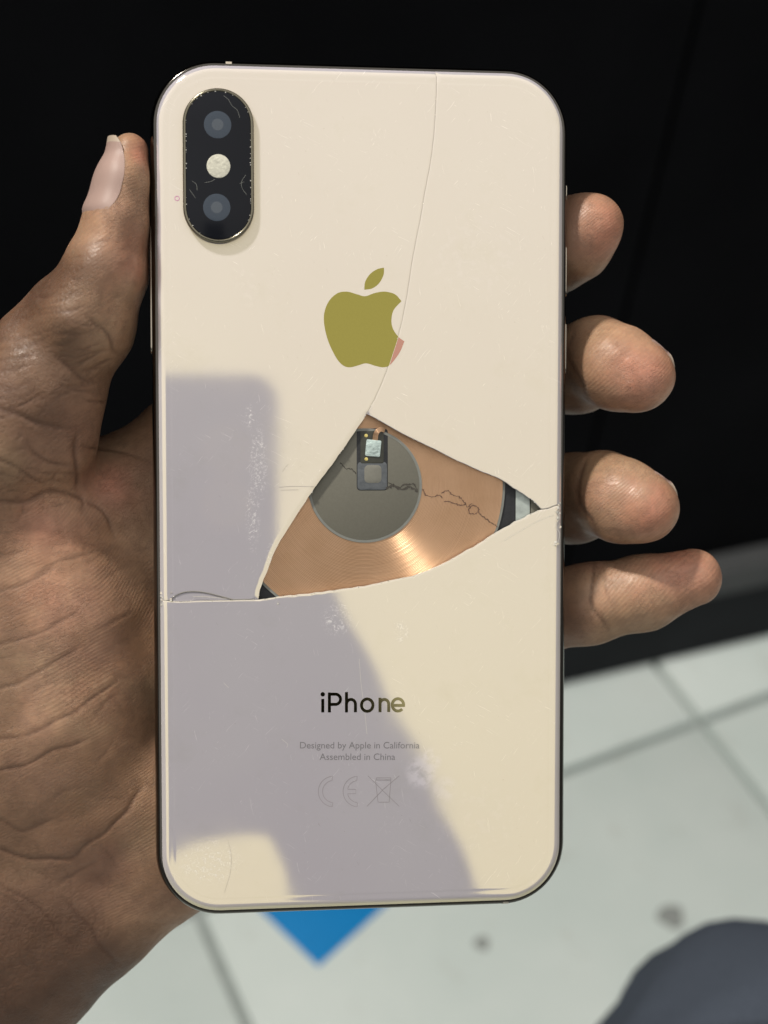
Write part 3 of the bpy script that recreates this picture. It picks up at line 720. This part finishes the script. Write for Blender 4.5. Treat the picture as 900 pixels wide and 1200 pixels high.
# (only the lower right horn lies beyond the crack; the upper half of the bite is well left of it)
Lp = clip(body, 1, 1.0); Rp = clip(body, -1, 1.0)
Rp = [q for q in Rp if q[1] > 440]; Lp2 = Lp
def flat(name, P, z, m, parent=phone): return link(name, prism_mesh(name, [cp(*q) for q in P], z - .03, z, 0), m, parent)
up = [q for q in clip(body, -1, 1.0) if q[1] < 400]
flat('logo', [q for q in body if not (np.dot(np.array(q) - c1_, nrm) < 1 and q[1] > 440)] if len(up) else Lp, .012, 'logo')
flat('logo_leaf', leaf, .012, 'logo')
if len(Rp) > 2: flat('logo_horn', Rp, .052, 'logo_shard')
dg = None
def lettering(txt, px0, px1, base, m, weight=0.0, name='lettering', z=.018):
    cu = bpy.data.curves.new(name, 'FONT'); cu.body = txt; cu.size = 1; cu.align_x = 'CENTER'; cu.offset = weight; cu.resolution_u = 5
    o = bpy.data.objects.new(name, cu); COL.objects.link(o)
    bpy.context.view_layer.update(); me = bpy.data.meshes.new_from_object(o.evaluated_get(bpy.context.evaluated_depsgraph_get()))
    bpy.data.objects.remove(o)
    co = np.array([v.co[:] for v in me.vertices]); x0, x1 = co[:, 0].min(), co[:, 0].max()
    A = np.array(p2(px0, base)); B = np.array(p2(px1, base)); s_ = np.linalg.norm(B - A) / (x1 - x0); ux = (B - A) / np.linalg.norm(B - A); uy = np.array([-ux[1], ux[0]])
    for v, c in zip(me.vertices, co):
        q = A + ux * (c[0] - x0) * s_ + uy * c[1] * s_; v.co = (q[0] / 1000, q[1] / 1000, z / 1000)
    return link(name, me, m, phone)
def glyph(*strokes):
    part('letter', *merge([ribbon([p2(*q) for q in P_], .56, .018 + .004 * k_, c_) for k_, (P_, c_) in enumerate(strokes)]), 'letter')
def ell(cx_, cy_, rx, ry, a0, a1, n_=28): return [(cx_ + rx * math.cos(math.radians(a0 + (a1 - a0) * i / n_)), cy_ - ry * math.sin(math.radians(a0 + (a1 - a0) * i / n_))) for i in range(n_ + 1)]
glyph(([(378.2, 834.8), (378.2, 819)], False), (ell(378.2, 813.6, .9, .9, 0, 340, 10), True))
glyph(([(386, 834.8), (386, 811.5)], False), ([(386, 813.4), (393, 813.4)] + ell(393, 819.4, 6, 6, 85, -85, 14) + [(393, 825.4), (386, 825.4)], False))
glyph(([(406, 834.8), (406, 811)], False), (ell(411.3, 825.2, 5.2, 5.6, 180, 0, 14) + [(416.5, 834.6)], False))
glyph((ell(430.3, 826.3, 6.7, 7.2, 0, 352, 36), True))
glyph(([(445.3, 834.5), (445.3, 817.6)], False), (ell(450.4, 825.2, 5.1, 5.6, 180, 0, 14) + [(455.5, 834.3)], False))
glyph((ell(466.3, 826, 6.7, 7.2, 0, 318, 32), False), ([(460, 826.6), (474.6, 826.6)], False))
lettering('Designed by Apple in California', 351.5, 491.5, 877, 'fine')
lettering('Assembled in China', 374.5, 463, 890.5, 'fine')
def arcp(cx_, cy_, r, a0, a1, n_=18): return [(cx_ + r * math.cos(math.radians(a0 + (a1 - a0) * i / n_)), cy_ - r * math.sin(math.radians(a0 + (a1 - a0) * i / n_))) for i in range(n_ + 1)]
def outl(P, closed=True, wd=.10): return ribbon([p2(*q) for q in P], wd, .02, closed)
def dens(P, k=4):
    out = []
    for a_, b_ in zip(P, P[1:] + P[:1]):
        for i in range(k): out.append((a_[0] + (b_[0] - a_[0]) * i / k, a_[1] + (b_[1] - a_[1]) * i / k))
    return out
cshape = arcp(391, 927.5, 18, 95, 265) + [(390, 941)] + arcp(391, 927.5, 13, 262, 98)
part('conformity_mark', *outl(cshape), 'mark')
eshape = arcp(420, 927.5, 18, 95, 265) + [(419, 941)] + arcp(420, 927.5, 13, 262, 192, 8) + [(417, 930), (417, 925)] + arcp(420, 927.5, 13, 168, 98, 8)
part('conformity_mark', *outl(eshape), 'mark')
part('bin_mark', *merge([outl([(430, 945), (449, 925), (468, 909)], False), outl([(431, 909), (449, 927), (468, 945)], False), outl(dens([(440, 914), (458, 914), (456, 940), (443, 940)])), outl(dens([(441, 911.5), (458, 911.5), (458, 914), (441, 914)]))]), 'mark')
# small gold smear on the print
part('scuffed_scratch', *ribbon(catmull([p2(*q) for q in ((421, 772), (423, 800), (427, 830), (430, 860))], 6), .07, .016), 'glass_edge')

# ================================================================== LEFT HAND (one continuous surface)
VOX = 0.45
lo = np.array([-104, -122, -56.]); hi = np.array([76, 76, 12.])
S = SDF(lo, hi, VOX)
def J(px, py, z): return pp(px, py, z)
# palm, heel and wrist
palm = [((30, 640, -20), 17.5), ((50, 730, -20.5), 19), ((55, 830, -21), 19.5), ((85, 930, -22), 17.5)]
S.chain([(J(*a), r) for a, r in palm], 6)
S.chain([(J(-40, 560, -20), 15), (J(-40, 700, -24), 22), (J(-20, 850, -25), 23), (J(-20, 980, -26), 22)], 8)          # thumb-side mass beyond the frame
S.chain([(J(120, 640, -27), 13), (J(260, 640, -27), 13), (J(420, 700, -26), 12)], 7)                                   # palm under the phone
S.chain([(J(120, 760, -26), 15), (J(300, 800, -28), 13), (J(430, 790, -26), 11)], 7)
S.chain([(J(95, 900, -25), 16), (J(200, 930, -27), 15), (J(330, 850, -27), 12)], 8)
S.chain([(J(120, 985, -25), 14), (J(20, 1060, -27), 19), (J(-70, 1180, -30), 22)], 8)
S.chain([(J(203, 1000, -24), 12.5), (J(98, 1066, -25), 13.5), (J(18, 1130, -27), 15), (J(-90, 1215, -30), 17)], 6)
# first web and index root
S.chain([(J(70, 585, -24), 9.5), (J(150, 585, -29), 11.5), (J(235, 520, -29), 11)], 7)
# thumb
T = S.new()
S.chain([(J(-45, 590, -14), 14.5), (J(6, 510, -12), 12.3), (J(47, 453, -10), 10.4), (J(99, 378, -7.5), 8.9)], 4, T, 1.15)
S.chain([(J(99, 378, -7.5), 8.9), (J(124, 318, -6), 7.2), (J(138, 262, -5), 5.7), (J(146.5, 215, -4.6), 4.6), (J(152.5, 180, -4.4), 3.5)], 3.0, T, 1.62)
S.cone(J(66, 366, -9), J(30, 392, -10), 5.2, 4.6, 5, T, 1.2)      # knuckle
S.cone(J(60, 470, -9), J(60, 520, -12), 8.5, 8.5, 5, T)
k = 4.0; h_ = np.clip(.5 + .5 * (S.D - T) / k, 0, 1); S.D = S.D + (T - S.D) * h_ - k * h_ * (1 - h_); del T, h_
# fingers: each its own chain, kept apart from its neighbours
fingers = [
    [((230, 520, -28), 11), ((420, 420, -30), 9.2), ((560, 345, -27), 8.6), ((650, 292, -17), 8.3), ((673, 279, -12), 7.9), ((693, 264, -9), 6.2)],
    [((280, 640, -28), 11), ((460, 520, -31), 9.6), ((610, 440, -29), 9.0), ((676, 432, -21), 8.6), ((699, 420, -14), 8.0), ((724, 431, -8), 7.9), ((748, 441, -4.5), 6.9)],
    [((300, 740, -28), 11), ((470, 640, -31), 9.4), ((610, 592, -29), 9.0), ((674, 583, -21), 8.8), ((704, 577, -14), 7.9), ((729, 587, -8), 7.8), ((753, 595, -4.5), 6.9)],
    [((380, 800, -27), 10), ((520, 745, -28), 8.8), ((630, 716, -20), 8.2), ((690, 708, -15), 7.8), ((755, 694, -12), 7.2), ((812, 677, -9.5), 5.6)],
]
G = None
for pts in fingers:
    Dk = S.new(); S.chain([(J(*a), r) for a, r in pts], 2.2, Dk)
    G = Dk if G is None else np.minimum(G, Dk)
k = 4.0; h_ = np.clip(.5 + .5 * (S.D - G) / k, 0, 1); S.D = S.D + (G - S.D) * h_ - k * h_ * (1 - h_); del G, Dk, h_
# keep flesh out of the phone: it presses flat against band and display
X, Y, Z = S.ax[0][:, None, None], S.ax[1][None, :, None], S.ax[2][None, None, :]
qx = np.abs(X) - (GW + INS - GR - 1.2); qy = np.abs(Y) - (GH + INS - GR - 1.2)
d2 = np.sqrt(np.maximum(qx, 0) ** 2 + np.maximum(qy, 0) ** 2) + np.minimum(np.maximum(qx, qy), 0) - (GR + 1.2)
dz_ = np.abs(Z + 3.9) - 3.85
rr = 2.6; a_ = d2 + rr; b_ = dz_ + rr
dp = np.sqrt(np.maximum(a_, 0) ** 2 + np.maximum(b_, 0) ** 2) + np.minimum(np.maximum(a_, b_), 0) - rr + .15
nd = -dp; k = 1.2; h_ = np.clip(.5 - .5 * (nd - S.D) / k, 0, 1)
S.D = (nd + (S.D - nd) * h_ + k * h_ * (1 - h_)).astype(np.float32); del dp, nd, h_, a_, b_
for q_ in (0, -1): S.D[q_] = 1; S.D[:, q_] = 1; S.D[:, :, q_] = 1
V, Q = S.mesh(); del S.D
# creases: real furrows in the surface
creases = [
 (1.0, 1.1, ((99, 368), (118, 385), (130, 400), (136, 412), (146, 418))), (.8, .9, ((61, 413), (84, 434), (106, 447), (122, 447))),
 (.45, .7, ((0, 401), (42, 392), (70, 384))), (.4, .7, ((0, 411), (32, 405), (60, 398))), (.45, .7, ((0, 424), (53, 412))), (.4, .7, ((0, 437), (40, 425))),
 (.35, .7, ((13, 373), (40, 370), (78, 367))), (.7, .9, ((30, 335), (38, 343), (51, 348), (70, 346))), (.5, .8, ((6, 366), (14, 374), (26, 378))), (.4, .7, ((0, 461), (42, 451))),
 (1.1, 1.2, ((-10, 478), (27, 488), (55, 499), (88, 503))), (.8, 1.0, ((30, 514), (42, 529), (57, 543), (74, 546), (88, 544))),
 (.6, .9, ((0, 539), (27, 552), (55, 570))), (1.0, 1.2, ((-10, 588), (32, 586), (57, 578), (89, 581), (99, 586), (95, 600))), (.5, .8, ((57, 573), (63, 558), (74, 550))),
 (1.2, 1.4, ((90, 505), (88, 530), (90, 577))), (.4, .8, ((0, 652), (42, 640))), (.6, .9, ((30, 680), (55, 666), (84, 653), (120, 643))),
 (.7, .8, ((93, 521), (127, 527), (156, 532), (178, 541))), (.6, 1.0, ((99, 583), (118, 598), (135, 632))),
 (.65, .9, ((0, 695), (42, 676), (72, 660))), (.3, .7, ((0, 703), (22, 694))), (.65, .9, ((0, 757), (36, 744), (68, 731), (93, 713))), (.75, .9, ((0, 808), (30, 794), (63, 777), (95, 757))),
 (.5, .8, ((112, 738), (137, 728), (158, 713))), (.75, .9, ((0, 867), (38, 857), (63, 847), (91, 830), (127, 806), (141, 793))),
 (.7, .9, ((0, 904), (32, 894), (55, 883), (80, 876), (110, 862))), (.55, 1.0, ((0, 961), (23, 972), (49, 966), (68, 961))),
 (1.0, 1.0, ((-5, 994), (19, 1002), (53, 1006), (82, 1005), (106, 986), (131, 969), (152, 943), (173, 915))),
 (.5, .8, ((32, 1013), (63, 1036))), (.5, .8, ((66, 1040), (91, 1021), (118, 1005))), (.7, 1.0, ((0, 1037), (38, 1058), (66, 1090), (95, 1116))),
 (.9, 1.0, ((72, 1049), (87, 1069), (110, 1090), (118, 1110), (143, 1133))), (.4, .8, ((110, 1090), (92, 1102))), (.5, .8, ((0, 1046), (28, 1068), (50, 1098))),
 (.9, 1.0, ((697, 655), (694, 690), (697, 715), (717, 745))), (.5, .8, ((706, 668), (712, 695), (720, 712))),
 (1.0, 1.2, ((690, 535), (677, 560), (681, 592), (703, 628))), (.7, 1.0, ((672, 385), (668, 420), (690, 470))),
]
def px_dist(P, L):
    d = np.full(len(P), 1e9)
    for a, b in zip(L[:-1], L[1:]):
        a = np.array(a, float); b = np.array(b, float); ab = b - a
        t = np.clip(((P - a) @ ab) / (ab @ ab), 0, 1); d = np.minimum(d, np.linalg.norm(P - a - t[:, None] * ab, axis=1))
    return d
me = np_mesh('hand', V, Q)
nor = np.empty(len(me.vertices) * 3, np.float32); me.vertices.foreach_get('normal', nor); nor = nor.reshape(-1, 3).astype(float)
if np.mean(np.sum(nor * (V - V.mean(0)), 1)) < 0: me.flip_normals(); me.update(); nor = -nor
view = CAM_IN_PHONE - V; view /= np.linalg.norm(view, axis=1)[:, None]; face = np.sum(nor * view, 1)
PX = to_px(V)
wob = np.stack([np.sin(PX[:, 1] * .11) * 1.3 + np.sin(PX[:, 0] * .19 + 1) * 1.0, np.sin(PX[:, 0] * .09 + 2) * 1.3 + np.sin(PX[:, 1] * .21) * .9], 1)
PW = PX + wob
crease = np.zeros(len(V)); disp = np.zeros(len(V)); front = np.clip(face * 4, 0, 1) * (V[:, 2] > -42)
# back-hidden verts of the palm under the phone are left smooth
rc = random.Random(4)
def fine_lines(n_, x0, x1, y0, y1, ang, spread, l0, l1, dep):
    for _ in range(n_):
        x, y, a, l = rc.uniform(x0, x1), rc.uniform(y0, y1), math.radians(ang + rc.gauss(0, spread)), rc.uniform(l0, l1)
        b_ = rc.uniform(-.25, .25) * l
        creases.append((dep * rc.uniform(.5, 1.2), rc.uniform(.45, .7), ((x - l / 2 * math.cos(a), y + l / 2 * math.sin(a)), (x - b_ * math.sin(a), y - b_ * math.cos(a) * .5), (x + l / 2 * math.cos(a), y - l / 2 * math.sin(a)))))
fine_lines(60, 0, 120, 345, 470, 12, 14, 18, 60, .55); fine_lines(40, 0, 90, 480, 600, 20, 40, 14, 40, .5)
fine_lines(20, 60, 160, 270, 350, 10, 10, 18, 45, .34)
fine_lines(34, 0, 150, 600, 960, 30, 22, 20, 70, .28); fine_lines(40, 0, 150, 980, 1150, -40, 30, 20, 70, .32)
fine_lines(14, 95, 178, 500, 600, -10, 35, 12, 35, .25); fine_lines(8, 110, 168, 290, 350, 8, 8, 20, 40, .14)
fine_lines(10, 670, 700, 380, 740, 80, 25, 15, 40, .25)
for dep, wd, L in creases:
    if L[0][1] < 610 and L[0][0] < 190: dep *= 1.35
    L = catmull(L, 4); x0_, x1_ = min(q[0] for q in L) - 14, max(q[0] for q in L) + 14; y0_, y1_ = min(q[1] for q in L) - 14, max(q[1] for q in L) + 14
    ix = np.where((PW[:, 0] > x0_) & (PW[:, 0] < x1_) & (PW[:, 1] > y0_) & (PW[:, 1] < y1_))[0]
    if not len(ix): continue
    Pq = PW[ix]; d = px_dist(Pq, L); wpx = wd * 3.0
    tp = np.ones(len(ix))
    for e_ in (L[0], L[-1]):
        if e_[0] > 2: tp *= np.clip(np.linalg.norm(Pq - np.array(e_), axis=1) / 22 + .15, 0, 1)
    gs = np.exp(-(d / (wpx * .8)) ** 2) + .15 * np.exp(-(d / (2.4 * wpx)) ** 2)
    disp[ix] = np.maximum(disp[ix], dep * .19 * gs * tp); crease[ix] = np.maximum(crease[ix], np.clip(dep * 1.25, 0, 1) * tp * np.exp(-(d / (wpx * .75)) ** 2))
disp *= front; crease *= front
# gentle unevenness of flesh
un = .16 * np.sin(V[:, 0] * .35 + V[:, 1] * .22) + .12 * np.sin(V[:, 1] * .5 - V[:, 0] * .27 + 1) + .08 * np.sin(V[:, 0] * .9 + 2) * np.sin(V[:, 1] * .8)
far = np.clip((np.maximum(np.abs(V[:, 0]) - GW - INS, np.abs(V[:, 1]) - GH - INS) - .6) / 2, 0, 1)
V2 = V + nor * ((un * .45 - disp) * far)[:, None]
me.vertices.foreach_set('co', (V2 * .001).astype(np.float32).ravel()); me.update()
def sstep(x, a, b): t = np.clip((x - a) / (b - a), 0, 1); return t * t * (3 - 2 * t)
left = V[:, 0] < 0
# hairy/back-of-hand skin on thumb, wrist and averted side, plus painted shade
dl = ((PX[:, 0] - 0) * .62 + (PX[:, 1] - 372) * .78)          # px inside the thumb's outer contour
dors_shade = left * (1 - sstep(dl, 8, 62)) * sstep(PX[:, 1], 262, 320) * (PX[:, 1] < 480)
wr = sstep(PX[:, 1] - .42 * (110 - PX[:, 0]) * 0 , 970, 1090) * sstep(190 - PX[:, 0] + (PX[:, 1] - 1080) * .8, 0, 110)  # wrist: darker skin with the light's falloff painted in
dors_shade = np.maximum(dors_shade, 1.0 * wr * left); dors_shade = np.maximum(dors_shade, .35 * left * sstep(60 - PX[:, 0], 0, 70) * sstep(PX[:, 1], 880, 1000))
dors_shade = np.maximum(dors_shade, .72 * left * sstep(PX[:, 1], 270, 345) * (1 - sstep(PX[:, 1], 470, 580)) * (1 - sstep(PX[:, 0], 60, 150)))
dors_shade = np.maximum(dors_shade, .6 * left * sstep(PX[:, 1], 830, 1000) * (1 - sstep(PX[:, 0], 90, 190)))  # falloff of light painted on over the lower palm
dors_shade = np.maximum(dors_shade, .35 * left * (1 - sstep(PX[:, 0], 5, 45)) * sstep(PX[:, 1], 450, 520))  # palm darker towards its outer edge
dors_shade = np.maximum(dors_shade, .45 * (~left) * (1 - sstep(PX[:, 0], 668, 700)))  # phone's shadow on the fingers, painted beside its right edge
dors_shade = np.maximum(dors_shade, 1 - sstep(face, -.35, .05))
pink = np.zeros(len(V))
for x, y, rx, ry, a in ((705, 270, 40, 45, .8), (752, 440, 45, 36, .9), (750, 590, 48, 38, .9), (800, 668, 50, 34, .9), (740, 700, 40, 30, .5), (150, 320, 34, 50, .8), (60, 620, 50, 40, .5), (130, 570, 34, 28, .7), (70, 700, 50, 40, .45), (90, 500, 40, 40, .35), (110, 800, 50, 50, .3), (165, 180, 12, 22, .9), (110, 1010, 40, 30, .4)):
    pink = np.maximum(pink, a * np.exp(-((PX[:, 0] - x) / rx) ** 2 - ((PX[:, 1] - y) / ry) ** 2))
for nm, arr in (('crease', crease), ('dorsal_shade', dors_shade), ('pink', pink)):
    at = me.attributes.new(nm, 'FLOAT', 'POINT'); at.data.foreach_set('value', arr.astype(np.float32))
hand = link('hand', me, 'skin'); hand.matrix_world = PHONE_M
tag(hand, 'left hand with brown skin gripping the cracked phone by both edges', 'hand')
# nails: thin plates laid on the fingertips
bvh = BVHTree.FromPolygons([Vector(v) for v in V2], [list(map(int, q)) for q in Q[np.where(np.any(True * (Q >= 0), 1))[0]]])
def nail(base, tip, nrm_, half, over=.9, lift=.28, border=None):
    """plate wrapped round the finger axis base > tip, facing nrm_, half-angle in degrees, running past the tip by `over` mm"""
    base = np.array(base, float); tip = np.array(tip, float); ax = tip - base; L = np.linalg.norm(ax); ax /= L
    n_ = np.array(nrm_, float); n_ -= ax * (ax @ n_); n_ /= np.linalg.norm(n_); sd = np.cross(ax, n_)
    nu, nv = 26, 20; Vn = np.zeros((nu + 1, nv + 1, 3)); Rr = np.zeros((nu + 1, nv + 1)); Dd = np.zeros((nu + 1, nv + 1, 3)); Oo = np.zeros((nu + 1, nv + 1, 3))
    lim = np.full(nu + 1, math.radians(half)); sgn = 1.0 if (sd @ (CAM_IN_PHONE - base)) > 0 else -1.0
    if border:                                   # side fold given by its outline: find how far round the finger each row reaches
        bxs = np.array(border, float)
        for i in range(nu + 1):
            o_ = base + ax * L * i / nu; oh = base + ax * L * min(i / nu, .8); lim[i] = math.radians(-10)
            for a_ in np.radians(np.arange(-40, 85, 1.5)):
                d_ = n_ * math.cos(a_) + sd * sgn * math.sin(a_); hit = bvh.ray_cast(Vector(oh + d_ * 25), Vector(-d_), 25)
                if hit[0] is None: continue
                q_ = to_px(o_ + d_ * (np.linalg.norm(np.array(hit[0]) - oh) + lift))
                if q_[0] < np.interp(q_[1], bxs[:, 1], bxs[:, 0]) and bxs[0, 1] - 6 < q_[1] < bxs[-1, 1]: lim[i] = max(lim[i], a_)
        for _ in range(2): lim[1:-1] = (lim[:-2] + 2 * lim[1:-1] + lim[2:]) / 4
    for i in range(nu + 1):
        for j in range(nv + 1):
            u = i / nu; v = j / nv * 2 - 1
            if border:
                ph = sgn * (-math.radians(75) + (lim[i] + math.radians(75)) * (v + 1) / 2); d_ = n_ * math.cos(ph) + sd * math.sin(ph); o_ = base + ax * L * u; oh = base + ax * L * min(u, .8)
                hit = bvh.ray_cast(Vector(oh + d_ * 25), Vector(-d_), 25)
                Rr[i, j] = np.linalg.norm(np.array(hit[0]) - oh) if hit[0] is not None else np.nan
                Dd[i, j] = d_; Oo[i, j] = o_; continue
            u2 = u * (1 - .20 * v * v * u) + (1 - u) * .16 * v * v          # rounded root and free edge
            ph = math.radians(half) * v * (1 - .42 * (max(0, .45 - u) / .45) ** 1.5) * (1 - .55 * (max(0, u - .5) / .5) ** 2)
            d_ = n_ * math.cos(ph) + sd * math.sin(ph); o_ = base + ax * L * u2
            hit = bvh.ray_cast(Vector(o_ + d_ * 25), Vector(-d_), 25)
            Rr[i, j] = np.linalg.norm(np.array(hit[0]) - o_) if hit[0] is not None else np.nan
            Dd[i, j] = d_; Oo[i, j] = o_
    Rr = np.where(np.isnan(Rr), np.nanmean(Rr), Rr)
    Rr = np.minimum(Rr, np.median(Rr) * (2.4 if half > 60 else 1.12))
    k_ = int(nu * (.72 if not border else 2)) if not border else nu; Rr[k_:] = np.maximum(Rr[k_:], Rr[k_][None] * .93)      # the free edge runs on straight
    for _ in range(2):
        W2 = Rr.copy(); W2[1:-1] = (Rr[:-2] + 2 * Rr[1:-1] + Rr[2:]) / 4; W2[:, 1:-1] = (W2[:, :-2] + 2 * W2[:, 1:-1] + W2[:, 2:]) / 4; Rr = W2
    vv = np.abs(np.linspace(-1, 1, nv + 1))[None]; uu = np.linspace(0, 1, nu + 1)[:, None]
    lf = lift * (1 - .75 * vv ** 6) * (1 - 1.6 * np.clip(1 - uu / .12, 0, 1) ** 2)
    Vn = Oo + Dd * (Rr + lf)[..., None] + ax * over * (uu ** 6)[..., None]
    Bn = Vn - Dd * .38
    Vn = Vn.reshape(-1, 3); Bn = Bn.reshape(-1, 3); w_ = nv + 1; N0 = len(Vn); Fn = []
    for i in range(nu):
        for j in range(nv):
            q = (i * w_ + j, (i + 1) * w_ + j, (i + 1) * w_ + j + 1, i * w_ + j + 1); Fn.append(q); Fn.append(tuple(N0 + t for t in q[::-1]))
    bdry = [i * w_ for i in range(nu + 1)] + [nu * w_ + j for j in range(1, nv + 1)] + [i * w_ + nv for i in range(nu - 1, -1, -1)] + [j for j in range(nv - 1, 0, -1)]
    for a2, b2 in zip(bdry, bdry[1:] + bdry[:1]): Fn.append((a2, b2, N0 + b2, N0 + a2))
    o = link('nail', fix(mesh('nail', np.concatenate([Vn, Bn]), Fn), 50), ['nail', 'nail_rim'], hand)
    me_ = o.data; cen_ = np.array([p.center[:] for p in me_.polygons]) * 1000
    me_.polygons.foreach_set('material_index', ((cen_ - base) @ ax > L * .93).astype(np.int32)); me_.update()
    return o
nail(J(137, 262, -5), J(154, 168, -4.5), (-.80, .18, .56), 64, 0, .4, ((131, 155), (137, 160), (142, 166), (145, 177), (147, 190), (146.5, 205), (143, 220), (138, 232), (132, 241), (122, 248), (100, 255)))
nail(J(736, 434, -8), J(762, 447, -3), (.48, .66, -.58), 58, .4, .2)
nail(J(741, 590, -8), J(767, 601, -3), (.48, .66, -.58), 58, .4, .2)

# ================================================================== THE PHOTOGRAPHER (seen mirrored in the glass back)
CZ = CAM_IN_PHONE[2]
def refl(px, py, z):
    """where a thing at height z must be for its mirror image to show at this pixel"""
    P_ = pp(px, py); d_ = P_ - CAM_IN_PHONE; t = (z) / -d_[2]
    return np.array([P_[0] + d_[0] * t, P_[1] + d_[1] * t, z])
zp = CZ + 2.5
A_ = refl(325, 440, zp); hw2, hh2 = 38.5, 80.0
ex = refl(325, 640, zp) - A_; ex[2] = 0; ey = -ex / np.linalg.norm(ex); exx = np.array([ey[1], -ey[0], 0])
cen = A_ - exx * hw2 - ey * hh2
dp_m = PHONE_M @ Matrix([[exx[0], ey[0], 0, cen[0] / 1000], [exx[1], ey[1], 0, cen[1] / 1000], [0, 0, 1, (zp + 8) / 1000], [0, 0, 0, 1]])
dphone = bpy.data.objects.new('taking_phone', None); COL.objects.link(dphone); dphone.matrix_world = dp_m
tag(dphone, 'dark smartphone taking the picture, mirrored as a grey block beside the coil hole', 'smartphone')
link('body', prism_mesh('body', rrect(hw2, hh2, 10, 12), -8, 0, 1.2), 'dark_phone', dphone)
cl = np.array([CAM_IN_PHONE - cen]) @ np.stack([exx, ey, [0, 0, 1]], 1); cl = cl[0]
for dy in (0, 20): link('lens', prism_mesh('lens', circle(cl[0], cl[1] - dy, 6, 32), -9.3, -7.9, .4), 'lens', link('lens_ring', prism_mesh('lens_ring', circle(cl[0], cl[1] - dy, 8.5, 32), -8.6, -7.9, .3), 'trim', dphone))
# right hand and forearm holding it
lo2 = np.array([-130, -330, CZ - 25]); hi2 = np.array([190, 20, CZ + 75])
S2 = SDF(lo2, hi2, 2.0)
def A2(px, py, dz): return refl(px, py, CZ + dz)
S2.chain([(A2(322, 735, 26), 27), (A2(350, 820, 24), 30), (A2(405, 930, 22), 31), (A2(447, 1040, 22), 33), (A2(520, 1240, 26), 38), (A2(600, 1480, 30), 44)], 8)
for (y0, dx) in ((660, 0), (715, 8), (770, 14), (825, 14)):
    S2.chain([(A2(340 + dx, y0 + 20, 16), 9), (A2(300 + dx, y0 + 6, -2 - 6), 8), (A2(255 + dx, y0, -7.5), 7.2), (A2(215 + dx, y0 - 4, -7), 6.2)], 3)
S2.chain([(A2(250, 850, 20), 15), (A2(200, 760, 18), 11), (A2(190, 690, 17), 9)], 5)
S2.chain([(A2(110, 985, 14), 14), (A2(185, 957, 12), 13), (A2(245, 936, 12), 13.5), (A2(325, 925, 16), 17)], 5)
V3, Q3 = S2.mesh(); me3 = np_mesh('forearm', V3, Q3)
nr = np.empty(len(me3.vertices) * 3, np.float32); me3.vertices.foreach_get('normal', nr)
if np.mean(np.sum(nr.reshape(-1, 3) * (V3 - V3.mean(0)), 1)) < 0: me3.flip_normals()
arm = link('person', me3, 'sleeve'); arm.matrix_world = PHONE_M
tag(arm, 'photographer right arm in dark sleeve, mirrored grey across the lower glass back', 'person')
# knee of the seated photographer
def leg_ring(c, axis, up, rx, ry, n_=36):
    axis = axis / np.linalg.norm(axis); s_ = np.cross(axis, up); s_ /= np.linalg.norm(s_); u_ = np.cross(s_, axis)
    return [c + s_ * rx * math.cos(2 * math.pi * i / n_) + u_ * ry * math.sin(2 * math.pi * i / n_) for i in range(n_)]
knee = ray_pt(893, 1262, .62); hipp = ray_pt(1150, 2000, .36); hipp[2] = knee[2] + .06
ankle = np.array([knee[0] + .03, knee[1] + .05, 0.03])
path = [tuple(hipp), tuple(hipp * .5 + knee * .5), tuple(knee * .85 + hipp * .15 + np.array([0, 0, .0])), tuple(knee), tuple(knee * .85 + ankle * .15 + (knee - hipp) * .06), tuple(knee * .5 + ankle * .5), tuple(ankle)]
cur = catmull(path, 8); rad = np.interp(np.linspace(0, 1, len(cur)), [0, .33, .5, .62, .8, 1], [.088, .075, .066, .062, .066, .062])
V, Fc = [], []; n_ = 36
for i, c in enumerate(cur):
    c = np.array(c); ax = np.array(cur[min(i + 1, len(cur) - 1)]) - np.array(cur[max(i - 1, 0)])
    for j, q in enumerate(leg_ring(c, ax, np.array([.3, .9, .2]), rad[i], rad[i], n_)):
        fold = 1 + .02 * math.sin(j * 1.1 + i * .9) + .015 * math.sin(j * .5 - i * 1.7); V.append(c + (q - c) * fold)
for i in range(len(cur) - 1):
    for j in range(n_): Fc.append((i * n_ + j, i * n_ + (j + 1) % n_, (i + 1) * n_ + (j + 1) % n_, (i + 1) * n_ + j))
Fc.append(tuple(range(n_))[::-1]); Fc.append(tuple((len(cur) - 1) * n_ + j for j in range(n_)))
leg = link('trouser_leg', fix(mesh('trouser_leg', V, Fc, 1), 60), 'denim')
tag(leg, 'knee in dark blue denim trousers bent above the pale tiled floor', 'trousers')
